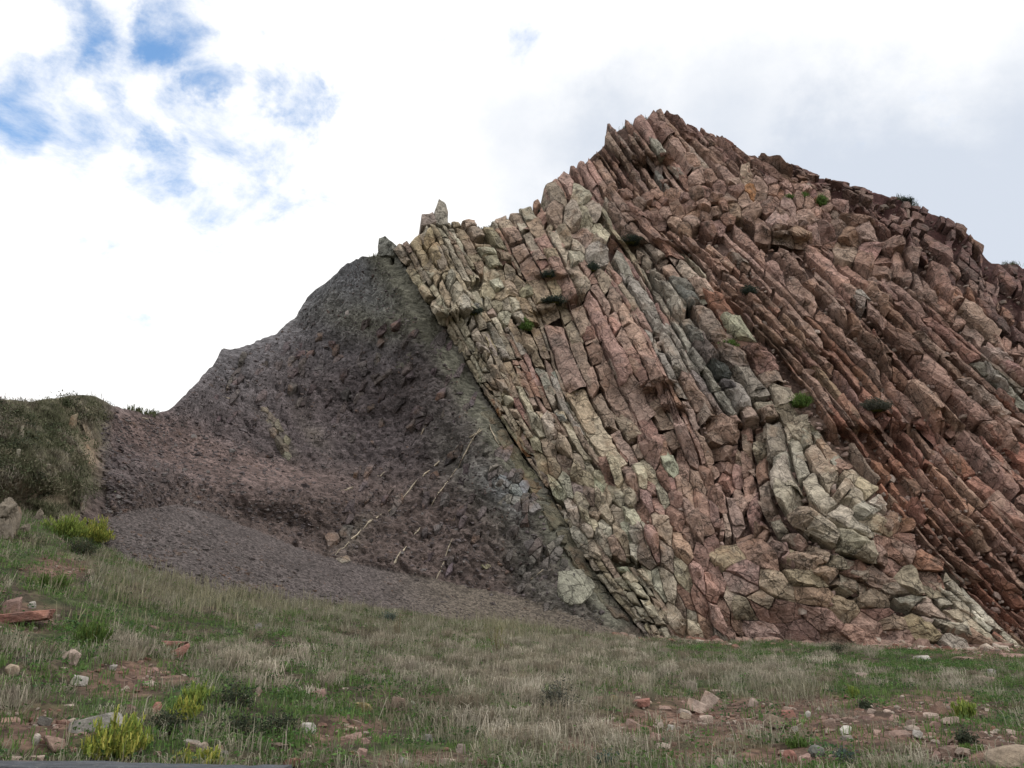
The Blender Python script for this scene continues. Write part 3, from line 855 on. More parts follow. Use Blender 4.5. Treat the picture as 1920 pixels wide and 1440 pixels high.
# guide lines of the bedding, traced from top to foot
A1 = [(796, 408), (835, 480), (875, 570), (915, 650), (945, 720), (985, 800), (1040, 880), (1095, 950), (1145, 1020), (1190, 1080), (1240, 1150), (1265, 1205)]
A2 = [(842, 418), (890, 500), (930, 580), (975, 650), (1000, 720), (1040, 800), (1090, 870), (1140, 940), (1190, 1010), (1230, 1070), (1270, 1140), (1295, 1210)]
A3 = [(926, 412), (960, 470), (1000, 560), (1030, 640), (1050, 720), (1085, 800), (1130, 870), (1180, 930), (1225, 1000), (1265, 1070), (1305, 1140), (1330, 1212)]
A4 = [(996, 390), (1040, 460), (1080, 540), (1115, 620), (1150, 700), (1185, 780), (1225, 850), (1255, 920), (1285, 990), (1310, 1060), (1335, 1120), (1362, 1212)]
A5 = [(1028, 345), (1085, 440), (1140, 520), (1185, 595), (1222, 660), (1256, 730), (1292, 810), (1322, 880), (1342, 950), (1352, 1010), (1365, 1075), (1385, 1130), (1400, 1212)]
A5u = [(1028, 345), (1085, 440), (1140, 520), (1185, 595), (1222, 660), (1256, 730), (1292, 810), (1322, 880), (1342, 950), (1352, 1010)]
A6 = [(1060, 318), (1125, 420), (1195, 525), (1250, 620), (1295, 700), (1335, 770), (1362, 830), (1380, 890), (1392, 950), (1402, 1010)]
A6u = [(1060, 318), (1125, 420), (1195, 525), (1250, 620), (1295, 700), (1335, 770), (1362, 800)]
A7 = [(1092, 300), (1150, 400), (1215, 480), (1265, 545), (1330, 650), (1390, 730), (1430, 790)]
A8 = [(1118, 288), (1190, 395), (1275, 480), (1335, 535), (1405, 620), (1475, 700), (1500, 780)]
B0 = [(1118, 286), (1190, 392), (1275, 478), (1345, 538), (1420, 620), (1490, 700), (1540, 770), (1600, 855), (1670, 940), (1765, 1062), (1875, 1178), (1950, 1240)]
B1 = [(1130, 232), (1200, 330), (1262, 420), (1340, 485), (1430, 565), (1520, 665), (1610, 775), (1700, 885), (1790, 990), (1880, 1090), (1990, 1200)]
B2 = [(1178, 222), (1250, 322), (1322, 402), (1402, 474), (1492, 562), (1590, 668), (1680, 768), (1772, 868), (1872, 972), (2020, 1110)]
B3 = [(1238, 203), (1312, 302), (1400, 390), (1482, 460), (1572, 550), (1662, 650), (1752, 740), (1852, 840), (2020, 990)]
B4 = [(1290, 230), (1372, 312), (1462, 390), (1562, 470), (1652, 552), (1742, 642), (1852, 742), (2020, 890)]
B5 = [(1340, 252), (1450, 345), (1552, 422), (1652, 492), (1752, 582), (1852, 672), (2020, 810)]
B6 = [(1372, 272), (1430, 312), (1560, 372), (1650, 430), (1740, 495), (1790, 540), (1852, 605), (1925, 660), (2020, 730)]
B7 = [(1372, 258), (1420, 264), (1500, 296), (1600, 330), (1700, 354), (1790, 390), (1828, 418), (1872, 474), (1920, 476), (2020, 520)]
for _g, _e in ((B0, (2080, 1330)), (B1, (2190, 1400)), (B2, (2230, 1310)), (B3, (2230, 1180)), (B4, (2230, 1080)), (B5, (2230, 985)), (B6, (2230, 900)), (B7, (2230, 610))): _g.append(_e)
F0 = [(1402, 1010), (1412, 1022), (1432, 1038), (1470, 1056), (1530, 1085), (1575, 1108), (1640, 1135), (1720, 1170), (1800, 1200), (1850, 1225)]
F0f = [(1385, 800), (1390, 870), (1395, 950), (1405, 1010), (1432, 1038), (1470, 1056), (1530, 1085), (1575, 1108), (1640, 1135)]
F1 = [(1412, 800), (1417, 870), (1427, 950), (1441, 1000), (1470, 1026), (1525, 1052), (1580, 1078), (1640, 1100)]
F2 = [(1441, 800), (1446, 880), (1452, 945), (1467, 982), (1500, 1008), (1545, 1030), (1600, 1052), (1650, 1068)]
F3 = [(1468, 790), (1482, 860), (1502, 925), (1532, 962), (1572, 986), (1610, 1004), (1650, 1020)]
F4 = [(1500, 775), (1540, 820), (1585, 867), (1625, 905), (1655, 935), (1690, 975)]
W0 = [(1560, 1075), (1640, 1110), (1720, 1150), (1800, 1185), (1870, 1222)]
W1 = [(1640, 1030), (1690, 1060), (1750, 1100), (1820, 1160), (1900, 1225)]
W2 = [(1690, 975), (1765, 1062), (1820, 1122), (1877, 1180), (1935, 1228)]

RUB = dict(
    lower_left=[(985, 800), (1030, 790), (1085, 850), (1150, 900), (1190, 960), (1230, 1040), (1180, 1060), (1120, 1060), (1070, 980), (1020, 900)],
    lower_mid=[(1120, 860), (1200, 850), (1300, 850), (1335, 900), (1352, 1000), (1365, 1080), (1390, 1212), (1290, 1212), (1215, 1090), (1185, 1000), (1150, 905)],
    pale_knob=[(1020, 365), (1085, 350), (1115, 395), (1150, 450), (1130, 500), (1075, 490), (1040, 430)],
    hollow=[(900, 520), (960, 500), (1000, 540), (985, 600), (930, 600), (885, 570)],
    shelf=[(1180, 385), (1330, 330), (1420, 330), (1560, 370), (1600, 420), (1480, 430), (1400, 420), (1300, 440), (1240, 430)],
    shoulder=[(1400, 415), (1560, 400), (1700, 470), (1740, 520), (1640, 520), (1540, 470), (1440, 470)],
    foot=[(1330, 1020), (1402, 1010), (1470, 1056), (1575, 1108), (1640, 1135), (1800, 1200), (1830, 1228), (1560, 1225), (1400, 1215), (1372, 1130), (1352, 1060)],
    pale_face=[(1440, 760), (1500, 770), (1530, 810), (1480, 830), (1450, 800)],
    wedge=[(1655, 940), (1700, 985), (1765, 1065), (1720, 1110), (1650, 1080), (1640, 1010)],
    knot=[(1335, 810), (1380, 800), (1385, 860), (1390, 940), (1385, 980), (1350, 900)],
)
SKIP += [RUB[k] for k in ('lower_left', 'lower_mid', 'pale_knob', 'hollow', 'shelf', 'shoulder', 'pale_face', 'wedge', 'knot')]


def len_A(xy):
    y = xy[1]
    return 30 if y < 480 else (46 if y < 600 else (72 if y < 820 else 44))


def len_B(xy):
    x, y = xy
    if y < 300: return 66
    if y < 420: return 36
    return 76


add_strip(A0, A1, 4, lambda p: 30, proud=.65, base='cream', gap=.05, asym=.42)
add_strip(A1, A2, 4, lambda p: 38 if p[1] < 650 else 44, proud=.6, asym=.42)
add_strip(A2, A3, 4, len_A, proud=.55, jitter=.45, asym=.42)
add_strip(A3, A4, 3, lambda p: len_A(p) * 1.15, proud=.42, jitter=.5, gap=.035, asym=.42)
add_strip(A4, A5, 3, lambda p: len_A(p) * 1.2, proud=.42, jitter=.5, gap=.035, asym=.42)
add_strip(A5u, A6, 3, lambda p: 60 if p[1] < 560 else 78, proud=.55, jitter=.45, soft=.2)
add_strip(A6u, A7, 3, lambda p: 74, proud=.62, jitter=.5, soft=.2)
add_strip(A7, A8, 2, lambda p: 64, proud=.75, soft=.2)
add_strip(B0, B1, 4, len_B, proud=.75, base='brown', jitter=.45, gap=.12, soft=.28)
add_strip(B1, B2, 3, len_B, proud=.8, base='pink', jitter=.45, gap=.12, soft=.28)
add_strip(B2, B3, 3, len_B, proud=.78, base='pink', jitter=.45, gap=.12, soft=.28)
add_strip(B3, B4, 3, lambda p: len_B(p) * 1.25, proud=.66, base='pink', jitter=.5, gap=.09, soft=.28)
add_strip(B4, B5, 3, lambda p: len_B(p), proud=.66, base='pink', jitter=.45, gap=.12, soft=.28)
add_strip(B5, B6, 2, lambda p: 34, proud=.6, base='pink', soft=.25)
add_strip(B6, [(x, y + 20) for x, y in B7], 6, lambda p: 24, proud=.3, base='maroon', prob=.5, kind='rock_block')
add_strip(F0f, F1, 1, 40, proud=.85, gap=.10, skip=False)
add_strip(F1, F2, 1, 44, proud=.9, gap=.10, skip=False)
add_strip(F2, F3, 1, 52, proud=.8, gap=.09, base='cream', skip=False)
add_strip(F3, F4, 3, 66, proud=.5, gap=.05, base='cream', skip=False)
add_strip(W0, W1, 2, 60, proud=.4, base='tan', tr=(0, 1))
add_strip(W1, W2, 2, 46, proud=.35, base='cream')
add_rubble(RUB['lower_left'], 12, 61, 2.3, .65, 'cream')
add_rubble(RUB['lower_mid'], 14, 68, 2.6, .6, 'pink')
add_rubble(RUB['pale_knob'], 17, 62, 1.4, .7, 'cream')
add_rubble(RUB['hollow'], 14, 60, 1.3, .6, 'cream')
add_rubble(RUB['shelf'], 13, 40, 1.3, .65, 'pink')
add_rubble(RUB['shoulder'], 20, 48, 1.3, .65, 'pink')
add_rubble(RUB['foot'], 23, 28, 1.8, .36, 'pink')
add_rubble(RUB['pale_face'], 22, 50, 1.4, .35, 'cream')
add_rubble(RUB['wedge'], 22, 40, 1.4, .35, 'brown')
add_rubble(RUB['knot'], 15, 70, 1.6, .6, 'pink')


# blocks and bands in the shale
def shifted(g, d, lo, hi): return [(x - d, y) for x, y in g if lo <= y <= hi]
_z, ZONES = ZONES, []
for lo, hi in ((760, 1180),):
    add_strip(shifted(A0, 36, lo, hi), shifted(A0, 3, lo, hi), 1, 60, proud=.12, base='olive', kind='fault_slab', gap=.06, asym=.1, wob=0, rough=1.2, skip=False)
add_rubble([(905, 840), (955, 850), (985, 910), (1040, 1000), (1085, 1090), (1060, 1150), (980, 1120), (955, 1040), (930, 960)], 8, 118, 1.9, .45, 'shale', 'shale_block', prob=.55)
add_rubble([(915, 885), (955, 880), (1012, 945), (1000, 962), (940, 925)], 11, 45, 1.3, .25, 'slate', 'shale_block', prob=.8)
add_rubble([(484, 762), (500, 760), (522, 800), (546, 830), (550, 868), (528, 850), (505, 805)], 7, 56, 1.6, .3, 'ridge', 'shale_block', prob=.8)
add_rubble([(590, 790), (612, 800), (616, 835), (600, 815)], 12, 56, 1.4, .3, 'shale', 'shale_block', prob=.8)
add_rubble([(640, 985), (668, 1000), (676, 1030), (650, 1030), (620, 1012)], 14, -40, 1.4, .25, 'shale', 'shale_block', prob=.7)
add_rubble([(730, 700), (830, 610), (850, 660), (800, 720), (760, 730)], 12, 118, 2.2, .4, 'shale', 'shale_block', prob=.4)
poly_block(np.array([(1044, 1076), (1068, 1072), (1092, 1069), (1104, 1082), (1116, 1100), (1107, 1117), (1090, 1134), (1068, 1136), (1047, 1130), (1041, 1102)], float), .2, np.array([.36, .35, .28]), 'pale_boulder', rough=.4)
poly_block(np.array([(900, 1060), (915, 1050), (921, 1062), (912, 1068)], float), .2, np.array([.36, .33, .22]), 'pale_boulder', rough=.4)
poly_block(np.array([(648, 585), (655, 580), (657, 594), (648, 600)], float), .25, np.array([.38, .33, .31]), 'pale_boulder', rough=.4)
poly_block(np.array([(628, 1047), (652, 1040), (664, 1052), (640, 1058)], float), .25, np.array([.25, .235, .20]), 'pale_boulder', rough=.4)
for poly in ([(560, 640), (720, 600), (830, 640), (880, 720), (900, 800), (800, 860), (640, 840), (520, 740)], [(640, 880), (760, 870), (860, 840), (920, 960), (900, 1080), (780, 1060), (660, 1010)], [(420, 690), (560, 620), (600, 760), (470, 800), (380, 780)]):
    add_rubble(poly, 6.5, 122, 2.4, .5, 'dusk', 'shale_block', prob=.2)
ZONES = _z
poly_block(np.array([(815, 424), (813, 400), (820, 383), (832, 384), (838, 404), (840, 426)], float), .5, np.array([.36, .33, .28]))
poly_block(np.array([(788, 428), (790, 408), (812, 400), (818, 424)], float), .5, np.array([.33, .27, .24]))
poly_block(np.array([(712, 482), (710, 458), (713, 449), (728, 447), (741, 458), (744, 482)], float), .35, np.array([.27, .27, .24]))


def build_cliff_blocks():
    cliff = LAND['cliff']
    for kind, own in (('rock_slab', 300), ('rock_block', 300), ('shale_block', 150), ('fault_slab', 60), ('pale_boulder', 9)):
        if kind in ('shale_block', 'fault_slab', 'pale_boulder'): cliff = LAND['shale_slope']
        bl = sorted([b for b in BLOCKS if b[0] == kind], key=lambda b: -b[1])
        for b in bl[:own]:
            make_obj(kind, b[2], b[3], M_ROCK, cliff, b[4])
        rest = bl[own:]
        if rest:
            V = []; Q = []; T = []; C = []; k = 0
            for b in rest:
                V.append(b[2]); C.append(np.tile(b[4], (len(b[2]), 1)))
                fs = b[3] if isinstance(b[3], list) else [b[3]]
                for f in fs: (Q if f.shape[1] == 4 else T).append(f + k)
                k += len(b[2])
            F = [np.concatenate(Q)] + ([np.concatenate(T)] if T else [])
            make_obj('small_' + kind + 's', np.concatenate(V), F, M_ROCK, cliff, np.concatenate(C), kind='stuff')
        print(kind, len(bl))
build_cliff_blocks()
# ------------------------------------------------------------------ stones
def icosphere(sub):
    t = (1 + 5 ** .5) / 2
    v = [(-1, t, 0), (1, t, 0), (-1, -t, 0), (1, -t, 0), (0, -1, t), (0, 1, t), (0, -1, -t), (0, 1, -t), (t, 0, -1), (t, 0, 1), (-t, 0, -1), (-t, 0, 1)]
    f = [(0, 11, 5), (0, 5, 1), (0, 1, 7), (0, 7, 10), (0, 10, 11), (1, 5, 9), (5, 11, 4), (11, 10, 2), (10, 7, 6), (7, 1, 8), (3, 9, 4), (3, 4, 2), (3, 2, 6), (3, 6, 8), (3, 8, 9), (4, 9, 5), (2, 4, 11), (6, 2, 10), (8, 6, 7), (9, 8, 1)]
    v = [np.array(a) / np.linalg.norm(a) for a in v]
    for _ in range(sub):
        mid = {}; nf = []
        def m(a, b):
            k = (min(a, b), max(a, b))
            if k not in mid:
                p = v[a] + v[b]; v.append(p / np.linalg.norm(p)); mid[k] = len(v) - 1
            return mid[k]
        for a, b, c in f:
            x, y, z = m(a, b), m(b, c), m(c, a); nf += [(a, x, z), (b, y, x), (c, z, y), (x, y, z)]
        f = nf
    return np.array(v), np.array(f)
ICO = {k: icosphere(k) for k in (0, 1, 2, 3)}


def stone_shape(rng, dims, sub=2, planes=11, flat=False, rough=.05, round_=0.0):
    """an angular stone: a body cut by random planes, sized to dims (x, y, z), resting on z = 0"""
    d, f = ICO[sub]
    n = rng.normal(size=(planes, 3)); n[:, 2] *= .35 if flat else 1.0; n /= np.linalg.norm(n, axis=1)[:, None]
    n = np.concatenate([n, [[rng.normal(0, .12), rng.normal(0, .12), 1], [0, 0, -1]]])
    off = np.concatenate([rng.uniform(.45, .95, planes), [rng.uniform(.40, .6), .5]])
    dot = d @ n.T
    r = np.where(dot > .04, off / np.maximum(dot, .04), 9).min(1)
    r = np.minimum(r, 1.6) * (1 - round_) + round_ * .75
    p = d * r[:, None]
    p *= 1 + (fbm(d * 2.2 + rng.rand() * 50, 3) * rough)[:, None]
    p -= .5 * (p.max(0) + p.min(0)); p /= (p.max(0) - p.min(0)); p[:, 2] += .5
    return p * np.array(dims), f


def rot_z(p, a):
    c, s = math.cos(a), math.sin(a); return np.stack([p[:, 0] * c - p[:, 1] * s, p[:, 0] * s + p[:, 1] * c, p[:, 2]], 1)


def tilt(p, ax, ay):
    M = np.array((Matrix.Rotation(ax, 3, 'X') @ Matrix.Rotation(ay, 3, 'Y'))); return p @ M.T


STONE_COL = {'pink': (.31, .205, .175), 'red': (.25, .125, .10), 'pale': (.37, .29, .245), 'white': (.42, .395, .36), 'tan': (.31, .245, .185), 'grey': (.25, .235, .215), 'yellow': (.38, .31, .16), 'brown': (.27, .19, .155), 'dark': (.14, .145, .13), 'green': (.36, .37, .29)}
# px, py of the foot, width and height in photograph pixels, colour, shape, tilt, label
STONES = [
    (1905, 1452, 100, 52, 'tan', 'round', 0, 'large smooth pinkish tan boulder in the bottom right corner'),
    (185, 1374, 92, 26, 'grey', 'slab', -.22, 'big flat grey slab tilted behind the yellow bush at bottom left'),
    (22, 1151, 40, 29, 'pink', 'block', .1, 'reddish pink boulder at the left edge above the long red slab'),
    (48, 1170, 112, 20, 'red', 'slab', -.12, 'long dark red slab lying at the left edge of the meadow'),
    (60, 1141, 12, 12, 'white', 'block', 0, 'small whitish stone right of the pink boulder at the left edge'),
    (129, 1247, 34, 22, 'pale', 'block', .35, 'oblong pale pink stone left of the dry tuft and below the fern'),
    (115, 1228, 18, 10, 'pale', 'slab', .1, 'small pale flake touching the top of the oblong pale pink stone'),
    (22, 1266, 27, 18, 'tan', 'block', 0, 'rounded tan stone near the left edge above the shrubs'),
    (146, 1285, 27, 16, 'white', 'block', .1, 'bluish white stone at the left of the bare patch'),
    (322, 1217, 52, 15, 'red', 'slab', .05, 'flat brick red slab in the grass, the upper one of two'),
    (338, 1234, 38, 22, 'red', 'slab', -.25, 'tilted red and pink slab just below the flat brick red one'),
    (211, 1256, 13, 10, 'white', 'block', .2, 'small bright chip at the top of the bare patch'),
    (290, 1260, 16, 9, 'pink', 'slab', .1, 'small pinkish flake at the right of the bare patch'),
    (243, 1346, 23, 22, 'pink', 'block', .1, 'squat reddish stone at the right end of the big grey slab'),
    (285, 1346, 19, 26, 'red', 'block', .3, 'upright reddish stone left of the yellow green upright bush'),
    (81, 1361, 25, 14, 'grey', 'block', .2, 'pale grey oval stone left of the big flat grey slab'),
    (65, 1394, 14, 18, 'white', 'round', .2, 'small white rounded stone at lower left'),
    (100, 1412, 42, 30, 'brown', 'block', -.3, 'brownish broken stone left of the biggest yellow bush'),
    (22, 1428, 36, 9, 'pale', 'slab', .05, 'flat pale pink stone just above the low wall at far left'),
    (66, 1431, 30, 13, 'pale', 'slab', 0, 'second flat pinkish stone above the low wall, right of the first'),
    (365, 1409, 42, 17, 'grey', 'slab', .15, 'flat greyish tan stone right of the biggest yellow bush'),
    (415, 1419, 28, 10, 'grey', 'slab', 0, 'thin grey flake above the low wall near the yellow grass'),
    (290, 1180, 22, 6, 'pink', 'slab', .1, 'thin pink flake in the grass above the two red slabs'),
    (483, 1186, 15, 18, 'grey', 'block', 0, 'grey stone in tall grass below the scree'),
    (600, 1311, 28, 18, 'pink', 'slab', -.3, 'oblong pink stone tilted in green grass left of centre'),
    (519, 1301, 19, 7, 'grey', 'slab', 0, 'thin grey flake left of the oblong pink stone'),
    (483, 1303, 13, 14, 'pale', 'block', 0, 'small pale pink stone left of the thin grey flake'),
    (680, 1336, 38, 16, 'yellow', 'block', .15, 'yellowish ochre stone in the grass below centre'),
    (743, 1337, 30, 29, 'brown', 'slab', .2, 'rough reddish brown stone right of the yellowish one'),
    (767, 1328, 15, 13, 'green', 'block', .3, 'small greenish white stone touching the rough reddish brown one'),
    (577, 1373, 28, 17, 'white', 'block', 0, 'greyish white stone between dark shrubs left of centre'),
    (660, 1391, 40, 15, 'pink', 'slab', -.25, 'flat pink slab, the biggest of the small pile below centre left'),
    (681, 1398, 21, 13, 'pink', 'block', .2, 'angular pink stone leaning on the flat pink slab'),
    (661, 1371, 20, 7, 'tan', 'slab', 0, 'thin tan flake above the flat pink slab of the pile'),
    (675, 1424, 18, 18, 'pink', 'block', .2, 'pointed pink stone below the small pile'),
    (548, 1438, 34, 14, 'red', 'slab', -.1, 'dull red stone at the bottom edge right of the low wall'),
    (863, 1322, 16, 10, 'red', 'block', 0, 'small reddish stone at the edge of the dry tufts'),
    (803, 1394, 19, 16, 'grey', 'block', 0, 'grey stone half hidden in dry grass below centre'),
    (863, 1413, 21, 16, 'pale', 'block', .1, 'pale stone in the grass near the bottom below centre'),
    (840, 1440, 30, 16, 'pale', 'slab', .1, 'flat pale stone at the bottom edge left of the middle'),
    (755, 1438, 17, 17, 'grey', 'block', .1, 'upright grey stone at the bottom edge left of the flat pale one'),
    (905, 1438, 24, 14, 'red', 'block', 0, 'reddish stone at the bottom edge near the middle'),
    (832, 1195, 13, 8, 'white', 'block', 0, 'small white stone in far grass below the shale'),
    (992, 1244, 20, 7, 'red', 'slab', 0, 'low reddish stone in the grass left of the dry seed heads'),
    (995, 1296, 13, 8, 'grey', 'block', 0, 'small grey stone left of the round grey shrub'),
    (1322, 1330, 32, 31, 'pale', 'block', .35, 'tallest pale pink stone of the heap on the red earth'),
    (1304, 1335, 36, 21, 'pale', 'slab', .3, 'broad pale pink stone leaning on the left of the tallest one'),
    (1205, 1324, 34, 13, 'red', 'slab', -.15, 'flat orange red stone left of the pale pink heap'),
    (1196, 1315, 13, 8, 'pale', 'block', 0, 'small pale stone on top left of the flat orange red one'),
    (1346, 1299, 34, 6, 'pale', 'slab', 0, 'thin pale slab behind the pale pink heap'),
    (1298, 1289, 20, 12, 'grey', 'block', 0, 'greyish stone behind and left of the thin pale slab'),
    (1151, 1318, 14, 13, 'yellow', 'block', .1, 'small yellowish stone right of the round grey shrub'),
    (1121, 1319, 26, 15, 'pink', 'slab', .1, 'dusky pink stone beside the round grey shrub'),
    (1328, 1357, 26, 15, 'pale', 'block', -.2, 'pale angular stone in front of the pale pink heap'),
    (1284, 1348, 22, 12, 'tan', 'slab', .2, 'tan flat stone left of the pale angular one'),
    (1411, 1325, 20, 14, 'pale', 'block', .1, 'pale grey block with a dark side right of the heap'),
    (1392, 1333, 17, 9, 'pink', 'slab', -.3, 'pink sliver below the pale grey block'),
    (1228, 1392, 22, 14, 'pink', 'block', .4, 'oblong pink stone at the lower end of the red earth'),
    (1260, 1403, 24, 12, 'brown', 'slab', 0, 'brown flat stone right of the oblong pink one'),
    (1180, 1446, 40, 18, 'red', 'slab', .1, 'broad dark red stone at the bottom edge right of centre'),
    (1347, 1444, 20, 18, 'pale', 'block', .3, 'pale pointed stone at the bottom edge'),
    (1156, 1399, 11, 9, 'tan', 'round', 0, 'small tan pebble in the dry grass'),
    (1354, 1249, 30, 6, 'white', 'slab', .05, 'thin white slab in the far green grass'),
    (1244, 1200, 9, 7, 'red', 'block', .3, 'small red chip at the foot of the cliff'),
    (1255, 1371, 15, 12, 'white', 'block', .3, 'whitish stone in the middle of the red earth'),
    (1731, 1239, 30, 11, 'white', 'slab', 0, 'bright white flat stone in the grass below the cliff'),
    (1896, 1232, 48, 7, 'pink', 'slab', .03, 'long low pink slab at the right edge below the cliff'),
    (1806, 1239, 38, 9, 'brown', 'slab', 0, 'low brownish slab between the white stone and the long pink slab'),
    (1616, 1272, 19, 10, 'pale', 'block', 0, 'pale pink rounded stone alone in the far grass'),
    (1861, 1266, 17, 10, 'white', 'block', 0, 'white stone in grass near the right edge'),
    (1850, 1277, 42, 8, 'pink', 'slab', 0, 'flat pink slab under the white stone near the right edge'),
    (1766, 1342, 30, 24, 'brown', 'block', -.2, 'brownish pink block left of the bright green bush'),
    (1745, 1347, 27, 12, 'pale', 'slab', 0, 'pale flat stone at the foot of the brownish pink block'),
    (1785, 1357, 38, 14, 'pale', 'slab', .08, 'pale wedge in front of the bright green bush'),
    (1705, 1366, 22, 17, 'pale', 'block', .3, 'pinkish white stone, upper of the pair in the right red earth'),
    (1718, 1383, 22, 13, 'white', 'slab', .4, 'white oblong stone, lower of the pair in the right red earth'),
    (1622, 1352, 21, 11, 'pink', 'slab', 0, 'flat pink stone below the blackish clump'),
    (1634, 1339, 18, 9, 'pale', 'slab', .2, 'pale flake above the flat pink stone'),
    (1664, 1337, 15, 8, 'pale', 'slab', -.1, 'small pale flake right of the blackish clump'),
    (1676, 1352, 19, 10, 'pink', 'block', .2, 'pink stone at the top of the right red earth'),
    (1587, 1376, 23, 14, 'white', 'block', -.1, 'white topped stone left of the right red earth'),
    (1588, 1390, 25, 12, 'grey', 'slab', 0, 'grey stone directly under the white topped one'),
    (1558, 1369, 26, 18, 'brown', 'block', -.2, 'reddish brown block left of the white topped stone'),
    (1513, 1346, 10, 13, 'white', 'round', .3, 'small white oval stone standing upright'),
    (1478, 1345, 31, 14, 'red', 'slab', .2, 'red stone under a thin flake near the dry tuft'),
    (1481, 1335, 25, 8, 'pale', 'slab', .15, 'thin pale flake lying on the red stone'),
    (1456, 1364, 50, 21, 'tan', 'slab', .12, 'wide tan slab below the red stone'),
    (1449, 1328, 15, 8, 'pale', 'block', 0, 'small pale stone above the wide tan slab'),
    (1480, 1432, 29, 24, 'red', 'round', .1, 'reddish rounded stone, left of three near the bottom'),
    (1508, 1436, 29, 21, 'pink', 'block', .1, 'pink angular stone, middle of three near the bottom'),
    (1533, 1421, 31, 22, 'dark', 'round', 0, 'dark grey green stone, right of three near the bottom'),
    (1560, 1432, 23, 14, 'pink', 'block', .1, 'pinkish stone right of the dark grey green one'),
    (1492, 1371, 11, 9, 'white', 'block', 0, 'small whitish stone right of the wide tan slab'),
    (1813, 1416, 44, 12, 'pale', 'slab', .12, 'long pale slab above the big corner boulder'),
    (1756, 1425, 17, 14, 'pink', 'block', .1, 'pink stone left of the big corner boulder'),
    (1896, 1379, 17, 10, 'pale', 'block', .1, 'small pale stone near the right edge above the corner boulder'),
    (1752, 1367, 20, 12, 'pink', 'block', .3, 'dusky pink stone between the white oblong and the pale wedge'),
]


def build_stones():
    for i, (x, y, w, h, c, shp, tl, label) in enumerate(STONES):
        rng = np.random.RandomState(500 + i)
        P = ground_at(x, y)[0]; s = px_scale(P); W = w * s; H = h * s
        if shp == 'slab': dims = (W, W * rng.uniform(.6, .9), H * 1.1)
        else: dims = (W, W * rng.uniform(.65, .95), H * 1.25)
        big = w > 35
        v, f = stone_shape(rng, dims, 3 if big else 2, planes=16 if shp == 'round' else rng.randint(7, 12), rough=.06 if big else .04, round_=.5 if shp == 'round' else 0, flat=shp == 'slab')
        v = tilt(v, rng.uniform(-.12, .12), tl)
        v[:, 2] -= v[:, 2].min() + H * .26
        col = np.array(STONE_COL[c]) * rng.uniform(.9, 1.1)
        o = make_obj('boulder' if w > 80 else 'loose_stone', v, f, M_STONE, None, col)
        o.location = P
        tag(o, label, 'boulder' if w > 80 else 'stone', 'loose stones on the meadow')


def bulk_stones(name, pts, sizes, cols, parent, mat, seed=3, flat=.55, tiltdir=None):
    """countless small chips joined in one mesh"""
    rng = np.random.RandomState(seed); n = len(pts)
    protos = []
    for k in range(8):
        v, f = stone_shape(rng, (1, 1, 1), 0 if k < 5 else 1, planes=7, rough=.1); v[:, 2] -= .5; protos.append((v, f))
    V = []; F = []; C = []; off = 0
    which = rng.randint(0, 8, n)
    for k in range(8):
        ii = np.nonzero(which == k)[0]
        if not len(ii): continue
        v, f = protos[k]
        sc = sizes[ii][:, None] * np.stack([rng.uniform(.8, 1.4, len(ii)), rng.uniform(.6, 1.0, len(ii)), flat * rng.uniform(.6, 1.3, len(ii))], 1)
        p = v[None] * sc[:, None, :]
        a = rng.uniform(0, 6.28, len(ii)); b = rng.normal(0, .5, len(ii))
        ca, sa, cb, sb = np.cos(a)[:, None], np.sin(a)[:, None], np.cos(b)[:, None], np.sin(b)[:, None]
        x, y, z = p[..., 0], p[..., 1], p[..., 2]
        y, z = y * cb - z * sb, y * sb + z * cb
        x, y = x * ca - y * sa, x * sa + y * ca
        p = np.stack([x, y, z], -1) + pts[ii][:, None, :]
        V.append(p.reshape(-1, 3)); F.append((f[None] + (off + np.arange(len(ii)) * len(v))[:, None, None]).reshape(-1, 3))
        C.append(np.repeat(cols[ii], len(v), 0)); off += len(ii) * len(v)
    return make_obj(name, np.concatenate(V), np.concatenate(F), mat, parent, np.concatenate(C), kind='stuff')


def scatter_slope(mask_fn, n, seed):
    """random points of the slope sheet where mask_fn(px, py) holds"""
    rng = np.random.RandomState(seed); colx, top, bot = GRID[:3]
    px = rng.uniform(0, 1960, n * 4); t = np.interp(px, colx, top); b = np.interp(px, colx, bot) - 60
    py = t + (b - t) * rng.rand(n * 4)
    ok = mask_fn(px, py); px, py = px[ok][:n], py[ok][:n]
    return px, py, terr(px, py)


